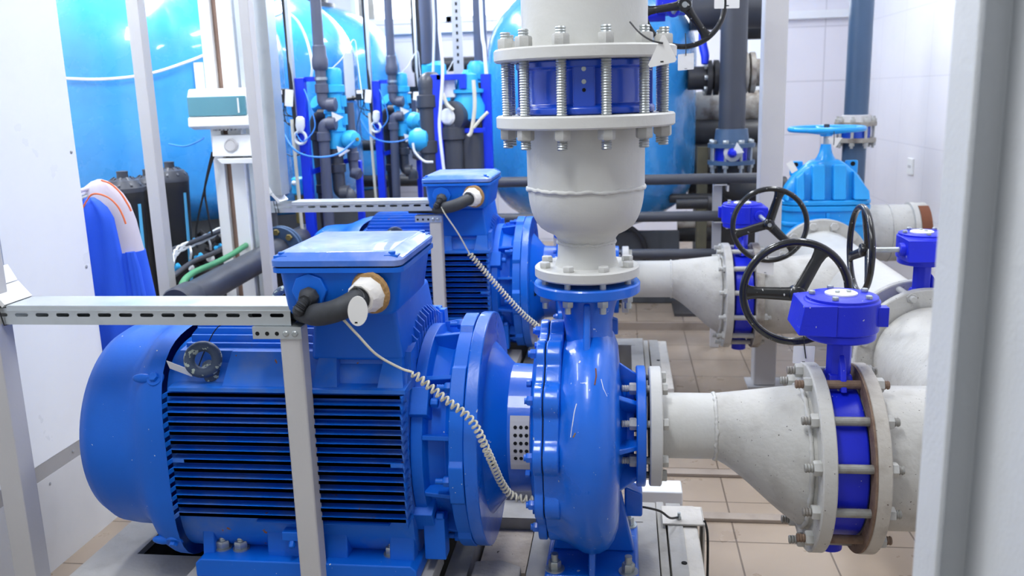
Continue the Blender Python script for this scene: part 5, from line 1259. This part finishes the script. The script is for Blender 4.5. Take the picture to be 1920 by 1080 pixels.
cross(1290, 1360, 147, 6.249, .075, 'blackpipe', 'black flanged pipe entering the dark vertical pipe from the tank', (1335,))
cross(1385, 1428, 137, 6.157, .085, 'rusty', 'brown stained flanged pipe between dark vertical pipe and grey column', (1402,))
cross(1295, 1440, 22, 6.386, .12, 'dpvc', 'broad dark pipe crossing high behind the topmost hand wheel')
cross(1385, 1460, 50, 6.798, .09, 'blackpipe', 'black pipe high behind the grey column')
cross(1290, 1420, 205, 6.798, .12, 'rusty', 'stained grey pipe low behind the dark vertical pipe')
cross(1290, 1440, 255, 6.707, .11, 'blackpipe', 'black pipe behind the small blue wafer valve')
cross(1300, 1440, 305, 6.615, .13, 'blackpipe', 'lowest black pipe behind the dark elbow')
t = thing('lagged_duct', 'dark lagged duct behind the black pipes beside the lone tank', 'duct', (aY(1375, 300, 7.2).x, 7.3, 0)); p0 = aY(1306, 300, 7.2); p1 = aY(1450, 168, 7.2)
MB().box(p0.x, p1.x + .05, 7.2, 7.5, .06, p1.z).build('duct', 'jdark', t, bevel=.02)
cross(1255, 1350, 372, 6.2, .03, 'blackpipe', 'thin black pipe below the dark elbow, upper one')
cross(1290, 1440, 345, 6.9, .09, 'blackpipe', 'black pipe at the foot of the dark elbow')
cross(1270, 1350, 420, 6.3, .028, 'rusty', 'thin stained pipe low beside the dark crate')
cross(1270, 1350, 440, 6.5, .05, 'jdark', 'dark pipe on the floor behind the rack post')
tag(MB().box(.36, 1.0, 5.9, 6.6, .056, .075).build('floor_mat', 'jdark'), 'dark dirty mat on the raised floor behind the pipe rack', 'mat')
t = thing('lever_valve', 'bright blue lever handle hanging beside the topmost hand wheel', 'lever', aY(1320, 120, 6.157))
MB().tube(spline([aY(1316, 62, 6.157), aY(1318, 85, 6.139), aY(1322, 105, 6.121), aY(1321, 120, 6.112)], 6), [.02 + .008 * math.sin(PI * k / 18) for k in range(19)], 12).build('handle', 'frame', t)
t = thing('wooden_prop', 'worn wooden prop beside the lone blue tank', 'prop', (aY(1318, 300, 6.249).x, 6.25, 0)); a2 = aY(1317, 275, 6.249)
MB().box(a2.x - .035, a2.x + .035, 6.22, 6.28, 0, a2.z).build('post', 'prop', t, bevel=.004)
for px, lab in ((1412, 'pale blue white vertical duct behind the brown flange'),):
    a2 = aY(px, 200, 8.079); t = thing('wall_duct', lab, 'duct', (a2.x, 8.079, 0)); MB().box(a2.x - .06, a2.x + .09, 8.03, 8.18, 0, 2.15).build('duct', 'wplast', t, bevel=.01)
    MB().cyl((a2.x - .1, 8.079, 0), (a2.x - .1, 8.079, 2.1), .03, 14).build('pipe', 'pvc', t)
# blue grey pipe on the right with flanged joint
YR = 6.34; a = aY(1610, 120, YR)
t = thing('flanged_riser', 'blue grey vertical pipe with a bolted joint behind the light blue gate valve', 'pipe', (a.x, YR, .2))
z1 = aY(1610, 232, YR).z; z2 = aY(1610, 262, YR).z
MB().cyl((a.x, YR, z1 - .02), (a.x, YR, 3.28), .075, 32).cyl((a.x, YR, .0), (a.x, YR, z2 + .02), .075, 32).build('barrel', 'bpvc', t)
for z in (z1, z2): MB().lathe([(.075, -.014), (.13, -.014), (.132, 0), (.13, .014), (.075, .014)], (a.x, YR, z), (0, 0, 1), 40).build('flange', 'rusty', t, ang=30)
MB().cyl((a.x, YR, z2 + .014), (a.x, YR, z1 - .014), .095, 32).build('gasket_body', 'cvblue', t)
MB().lathe([(.076, 0), (.1, 0), (.09, .04), (.076, .045)], (a.x, YR, z1 + .014), (0, 0, 1), 32).build('collar', 'gpost', t)
for k in range(8):
    q = PI / 8 + PI / 4 * k; x = a.x + .112 * math.cos(q); y = YR + .112 * math.sin(q)
    MB().cyl((x, y, z2 - .05), (x, y, z1 + .05), .009, 10).hexnut((x, y, z1 + .014), (0, 0, 1), .032, .022).hexnut((x, y, z2 - .014), (0, 0, -1), .032, .022).build('stud', 'dull', t)
t = thing('wall_socket', 'small white square switch on the white side wall', 'socket', (RX1 - .01, aX(1709, 312, RX1).y, aX(1709, 312, RX1).z)); p = aX(1709, 312, RX1)
MB().box(RX1 - .015, RX1, p.y - .06, p.y + .06, p.z - .06, p.z + .06).build('plate', 'wplast', t, bevel=.004)
MB().box(RX1 - .018, RX1 - .015, p.y - .03, p.y + .03, p.z - .01, p.z + .01).build('rocker', 'gpost', t)

# ------------------------------------------------------------------ left background
t = thing('box_post', 'whitish double rail post with a brown strip carrying the control box', 'post', (aY(430, 300, 4.465).x, 4.51, 0))
a = aY(412, 150, 4.474)
MB().box(a.x - .075, a.x - .02, 4.474, 4.534, 0, 3.28).build('rail', 'wplast', t, bevel=.003)
MB().box(a.x - .02, a.x + .015, 4.504, 4.534, 0, 3.28).build('strip', 'brown', t)['label'] = 'brown strip'
MB().box(a.x + .015, a.x + .085, 4.474, 4.534, 0, 3.28).build('rail', 'wplast', t, bevel=.003)
MB().box(a.x + .1, a.x + .13, 4.494, 4.534, 0, 3.28).build('side_angle', 'galv', t)
def control_box():
    p0 = aY(357, 248, 4.327); p1 = aY(466, 164, 4.327); x0, x1, z0, z1 = p0.x, p1.x, p0.z + .01, p1.z; Y0 = 4.328; h = z1 - z0
    t = thing('control_box', 'white plastic control box with tinted blue window on the rail post', 'box', ((x0 + x1) / 2, Y0, z0))
    b = MB().prism([(Y0 + .02, z1), (Y0 + .0, z1 - .034), (Y0 + .0, z0 + .062), (Y0 - .015, z0 + .058), (Y0 - .02, z0 + .015), (Y0 + .03, z0), (Y0 + .155, z0), (Y0 + .155, z1)], 'yz', x0, x1).build('housing', 'wplast', t, bevel=.006)
    w = MB().box(x0 + .004, x1 - .02, Y0 - .012, Y0 + .004, z0 + .064, z1 - .037).build('window', 'window', t, bevel=.003); w['label'] = 'tinted blue window'
    MB().box(x1 - .058, x1 - .05, Y0 - .0135, Y0 - .012, z0 + .076, z1 - .047).build('catch', 'wplast', w)
    for k in range(7): MB().box(x0 + .09 + .02 * k, x0 + .1 + .02 * k, Y0 + .05, Y0 + .09, z0 - .008, z0).build('gland', 'gpost', t)
    return x0, x1, z0
x0, x1, z0 = control_box()
t = thing('socket_box', 'small white socket box with round grey outlet under the control box', 'socket', ((x0 + x1) / 2, 4.378, z0 - .15))
MB().hexa([(x0 + .09, 4.346, z0 - .13), (x1 + .01, 4.346, z0 - .13), (x1 + .01, 4.474, z0 - .13), (x0 + .09, 4.474, z0 - .13)], [(x0 + .085, 4.373, z0 - .03), (x1 - .01, 4.373, z0 - .03), (x1 - .01, 4.474, z0 - .03), (x0 + .085, 4.474, z0 - .03)]).build('housing', 'wplast', t, bevel=.004)
MB().lathe([(.03, 0), (.034, .012), (.027, .02), (.022, .016)], ((x0 + x1) / 2 + .03, 4.362, z0 - .08), (0, -1, .2), 28).build('outlet', 'gpost', t)
MB().hexa([(x0 + .14, 4.327, z0 - .165), (x1 + .02, 4.327, z0 - .165), (x1 + .02, 4.474, z0 - .165), (x0 + .14, 4.474, z0 - .165)], [(x0 + .12, 4.327, z0 - .14), (x1 + .03, 4.327, z0 - .14), (x1 + .03, 4.474, z0 - .14), (x0 + .12, 4.474, z0 - .14)]).build('shelf', 'wplast', t, bevel=.003)
for k, pts in enumerate(([(403, 285), (392, 320), (380, 370), (368, 430), (370, 465)], [(398, 285), (388, 330), (384, 360), (390, 400), (398, 440)])):
    tag(MB().tube(spline([aY(x, y, 4.419) for x, y in pts], 8), .0055, 8).build('cable', 'blackp'), ('black cable hanging from the socket box, the one curving away from the post', 'black cable hanging from the socket box, the one nearer the post')[k], 'cable')
tag(MB().tube(spline([aY(317, 270, 4.373), aY(345, 274, 4.327), aY(370, 266, 4.327), aY(383, 258, 4.346)], 8), .004, 8).build('cable', 'bhose'), 'thin blue cable sagging beside the white socket box', 'cable')
# black filter vessels
def vessel(px, py, Y, lab, s=1.):
    a = aY(px, py, Y); t = thing('filter_vessel', lab, 'vessel', (a.x, Y, .35), 'black filter vessels'); r = .088 * s
    MB().lathe([(r * .62, .35), (r * .75, .6), (r, a.z - .12), (r * 1.02, a.z - .09), (r * .98, a.z - .08)], (a.x, Y, 0), (0, 0, 1), 36).build('body', 'blackp', t, ang=40)
    c = MB().lathe([(r * 1.04, a.z - .085), (r * 1.04, a.z - .065), (r * .8, a.z - .03), (r * .3, a.z - .018), (r * .28, a.z), (r * .3, a.z + .012), (r * .2, a.z + .014)], (a.x, Y, 0), (0, 0, 1), 36)
    for k in range(10):
        q = 2 * PI * k / 10; d = Vector((math.cos(q), math.sin(q), 0)); n = Vector((-math.sin(q), math.cos(q), 0)); B = Vector((a.x, Y, 0))
        c.hexa([B + d * r * .5 + n * .006 + Vector((0, 0, a.z - .03)), B + d * r * .5 - n * .006 + Vector((0, 0, a.z - .03)), B + d * r - n * .006 + Vector((0, 0, a.z - .07)), B + d * r + n * .006 + Vector((0, 0, a.z - .07))],
               [B + d * r * .5 + n * .005 + Vector((0, 0, a.z - .014)), B + d * r * .5 - n * .005 + Vector((0, 0, a.z - .014)), B + d * r - n * .005 + Vector((0, 0, a.z - .05)), B + d * r + n * .005 + Vector((0, 0, a.z - .05))])
    c.build('lid', 'dpvc', t, ang=30)
    q = -.35; d = lambda rr, da, z: Vector((a.x + rr * math.cos(q + da), Y + rr * math.sin(q + da), z))
    MB().hexa([d(r * .68 + .004, -.1, .5), d(r * .68 + .004, .3, .5), d(r * .6, .3, .5), d(r * .6, -.1, .5)], [d(r + .004, -.05, a.z - .14), d(r + .004, .1, a.z - .14), d(r * .9, .1, a.z - .14), d(r * .9, -.05, a.z - .14)]).build('level_strip', 'strip', t)['label'] = 'pale blue strip'
vessel(229, 326, 4.144, 'black filter vessel beside the hanging jacket')
vessel(277, 322, 4.465, 'black filter vessel half hidden behind the grey square post', 1.)
vessel(317, 308, 4.419, 'black filter vessel between the grey post and the control box cables', .95)
t = thing('vessel_shelf', 'dark steel stand under the black filter vessels', 'stand', (-2.4, 4.33, 0))
for x in (-2.7, -2.15): MB().box(x - .02, x + .02, 4.05, 4.56, 0, .33).build('leg_frame', 'blackpipe', t)
MB().box(-2.73, -2.12, 4.0, 4.59, .33, .35).build('top', 'blackpipe', t)
# manifold with cyan fittings
t = thing('valve_manifold', 'dark manifold of small valves with white cable bundle and cyan fittings', 'manifold', (aY(400, 480, 4.694).x, 4.69, .35))
def seg(pts, r, mat, name, n=8): return MB().tube(spline(pts, n), r, 10).build(name, mat, t, ang=60)
def L2(x, y, Y): return aY(x, y, Y)
seg([L2(322, 520, 4.002), L2(360, 492, 4.253), L2(410, 470, 4.463), L2(442, 447, 4.714)], .012, 'dpvc', 'rail')
seg([L2(318, 470, 4.169), L2(365, 452, 4.379), L2(420, 430, 4.588), L2(450, 418, 4.756)], .012, 'dpvc', 'rail')
bun = spline([L2(323, 502, 4.144), L2(326, 480, 4.163), L2(338, 466, 4.236), L2(362, 456, 4.373), L2(392, 443, 4.51), L2(422, 427, 4.69), L2(464, 409, 4.876)], 12)
for q in range(4):
    MB().tube([p + Vector((0, math.cos(k * .32 + q * 1.57) * .009, math.sin(k * .27 + q * 1.9) * .014)) for k, p in enumerate(bun)], .006, 8).build('cable_bundle', 'hose', t, ang=60)
for (xa, ya, Ya), (xb, yb, Yb_) in (((356, 462, 4.327), (357, 485, 4.327)), ((389, 446, 4.511), (395, 468, 4.511)), ((440, 426, 4.739), (437, 450, 4.739)), ((324, 480, 4.144), (323, 505, 4.144))):
    seg([L2(xa, ya, Ya), L2((xa + xb) / 2 + 2, (ya + yb) / 2, Ya - .02), L2(xb, yb, Yb_)], .006, 'hose', 'cable_drop')
for x, y, Y in ((330, 502, 4.144), (373, 482, 4.373), (410, 464, 4.602), (443, 449, 4.877), (321, 472, 4.327), (361, 454, 4.511), (399, 438, 4.694), (435, 423, 4.877)):
    p = L2(x, y, Y); d = Vector((.7, .25, .4)).normalized(); MB().cyl(p - d * .022, p + d * .022, .011, 12).lathe([(.016, -.004), (.016, .008)], p - d * .014, d, 12).lathe([(.016, -.004), (.016, .008)], p + d * .012, d, 12).build('cyan_fitting', 'filt', t)['label'] = 'cyan push fitting'
rnd = random.Random(5)
for k in range(14):
    x = 335 + rnd.random() * 110; y = 540 - (x - 335) * .75 + rnd.uniform(-38, 5); p = L2(x, y, 4.556 + (x - 335) / 273)
    MB().lathe([(.02, 0), (.028, .01), (.028, .05), (.016, .06), (.016, .1)], p, (rnd.uniform(-1, 1), rnd.uniform(-1, .2), rnd.uniform(0, 1)), 14).build('valve_body', 'blackpipe', t, ang=30)
for x, y in ((358, 503), (396, 485), (415, 548), (470, 500)):
    p = L2(x, y, 4.419); MB().lathe([(.01, 0), (.02, .006), (.02, .02), (.01, .03)], p, (.2, -1, .3), 14).build('white_knob', 'wplast', t)
MB().box(-2.4, -1.67, 4.69, 4.83, .0, .62).build('manifold_block', 'jdark', t, bevel=.02)
# long dark pipe with flange and green hose
t = thing('floor_pipe', 'long dark grey pipe with a flange climbing away behind the big motor', 'pipe', (-1.95, 4.24, .5))
pA, pB, pC = aY(352, 560, 3.641), aY(470, 493, 4.373), aY(575, 440, 5.105)
MB().cyl(pA, pC, .062, 28).build('barrel', 'dpvc', t)
MB().lathe([(.064, 0), (.07, .01), (.07, .12), (.066, .13)], pA - (pC - pA).normalized() * .1, pC - pA, 28).build('end_socket', 'dpvc', t, ang=30)
q = pA.lerp(pC, .7); d = (pC - pA).normalized()
fl = MB().lathe([(.063, 0), (.12, .0), (.12, .025), (.063, .025)], q, d, 36).lathe([(.063, 0), (.12, .0), (.12, .025), (.063, .025)], q + d * .035, d, 36).build('flange', 'bpvc', t, ang=30)
u, v, _ = frame_for(d)
for k in range(8): MB().hexnut(q + (u * math.cos(PI / 4 * k) + v * math.sin(PI / 4 * k)) * .095, -d, .03, .018).build('bolt', 'brass', fl)
tag(MB().tube(spline([aY(335, 560, 3.641), aY(343, 530, 3.687), aY(362, 512, 3.824), aY(400, 495, 4.053), aY(430, 480, 4.236), aY(455, 464, 4.419), aY(470, 454, 4.556)], 8), .014, 14).build('green_hose', 'green'), 'green hose lying above the long dark pipe', 'hose')
t = thing('wooden_post', 'short brown wooden post under the long dark pipe', 'post', (aY(468, 540, 4.419).x, 4.5, 0))
MB().box(aY(460, 540, 4.511).x, aY(476, 540, 4.511).x, 4.49, 4.53, 0, .62).build('post', 'brown', t)
# flanged pipe end below the tray, behind the fan cover
t = thing('flanged_pipe', 'dark flanged pipe with big bolts peeping out above the fan cover', 'pipe', (aY(265, 625, 3.413).x, 3.41, .2)); p = aY(268, 640, 3.413)
MB().lathe([(.1, 0), (.1, .3)], p, (.3, 1, .0), 32).build('barrel', 'blackpipe', t)
MB().lathe([(.06, 0), (.14, 0), (.14, .025), (.09, .03)], p, (.2, 1, .15), 40).build('flange', 'bpvc', t, ang=30)
for x, y in ((252, 620), (287, 618)): MB().bolt(aY(x, y, 3.394), (-.2, -1, -.1), .035, .025, 0, 0).build('bolt', 'zinc', t)
t = thing('floor_pump', 'black rounded pipe end lying behind the white cabinet corner', 'pipe', (aY(215, 630, 3.458).x, 3.458, .3)); p = aY(218, 632, 3.458)
MB().lathe([(.09, -.1), (.095, -.08), (.095, .02), (.07, .03), (.07, .12), (.05, .14)], p, (.6, -.7, .0), 28).build('body', 'blackpipe', t, ang=30)
# dark clutter of low pipes in front of the tank skirts
for k, (x0, x1, y, Y, r, lab) in enumerate(((540, 790, 276, 7.6, .045, 'upper dark pipe low behind the valve frames'), (540, 790, 342, 7.65, .05, 'lower dark pipe low behind the valve frames'))):
    p0, p1 = aY(x0, y, Y), aY(x1, y, Y); t = thing('low_pipe', lab, 'pipe', (p0.x, Y, p0.z)); MB().cyl(p0, Vector((p1.x, Y, p0.z)), r, 18).build('barrel', 'blackpipe', t)
t = thing('skirting_wall', 'dark streaked low wall behind the floor pipes', 'wall', (-1.45, 6.066, 0)); t['kind'] = 'thing'
MB().box(-1.95, -.98, 6.046, 6.086, 0, .78).build('panel', 'skirt', t)
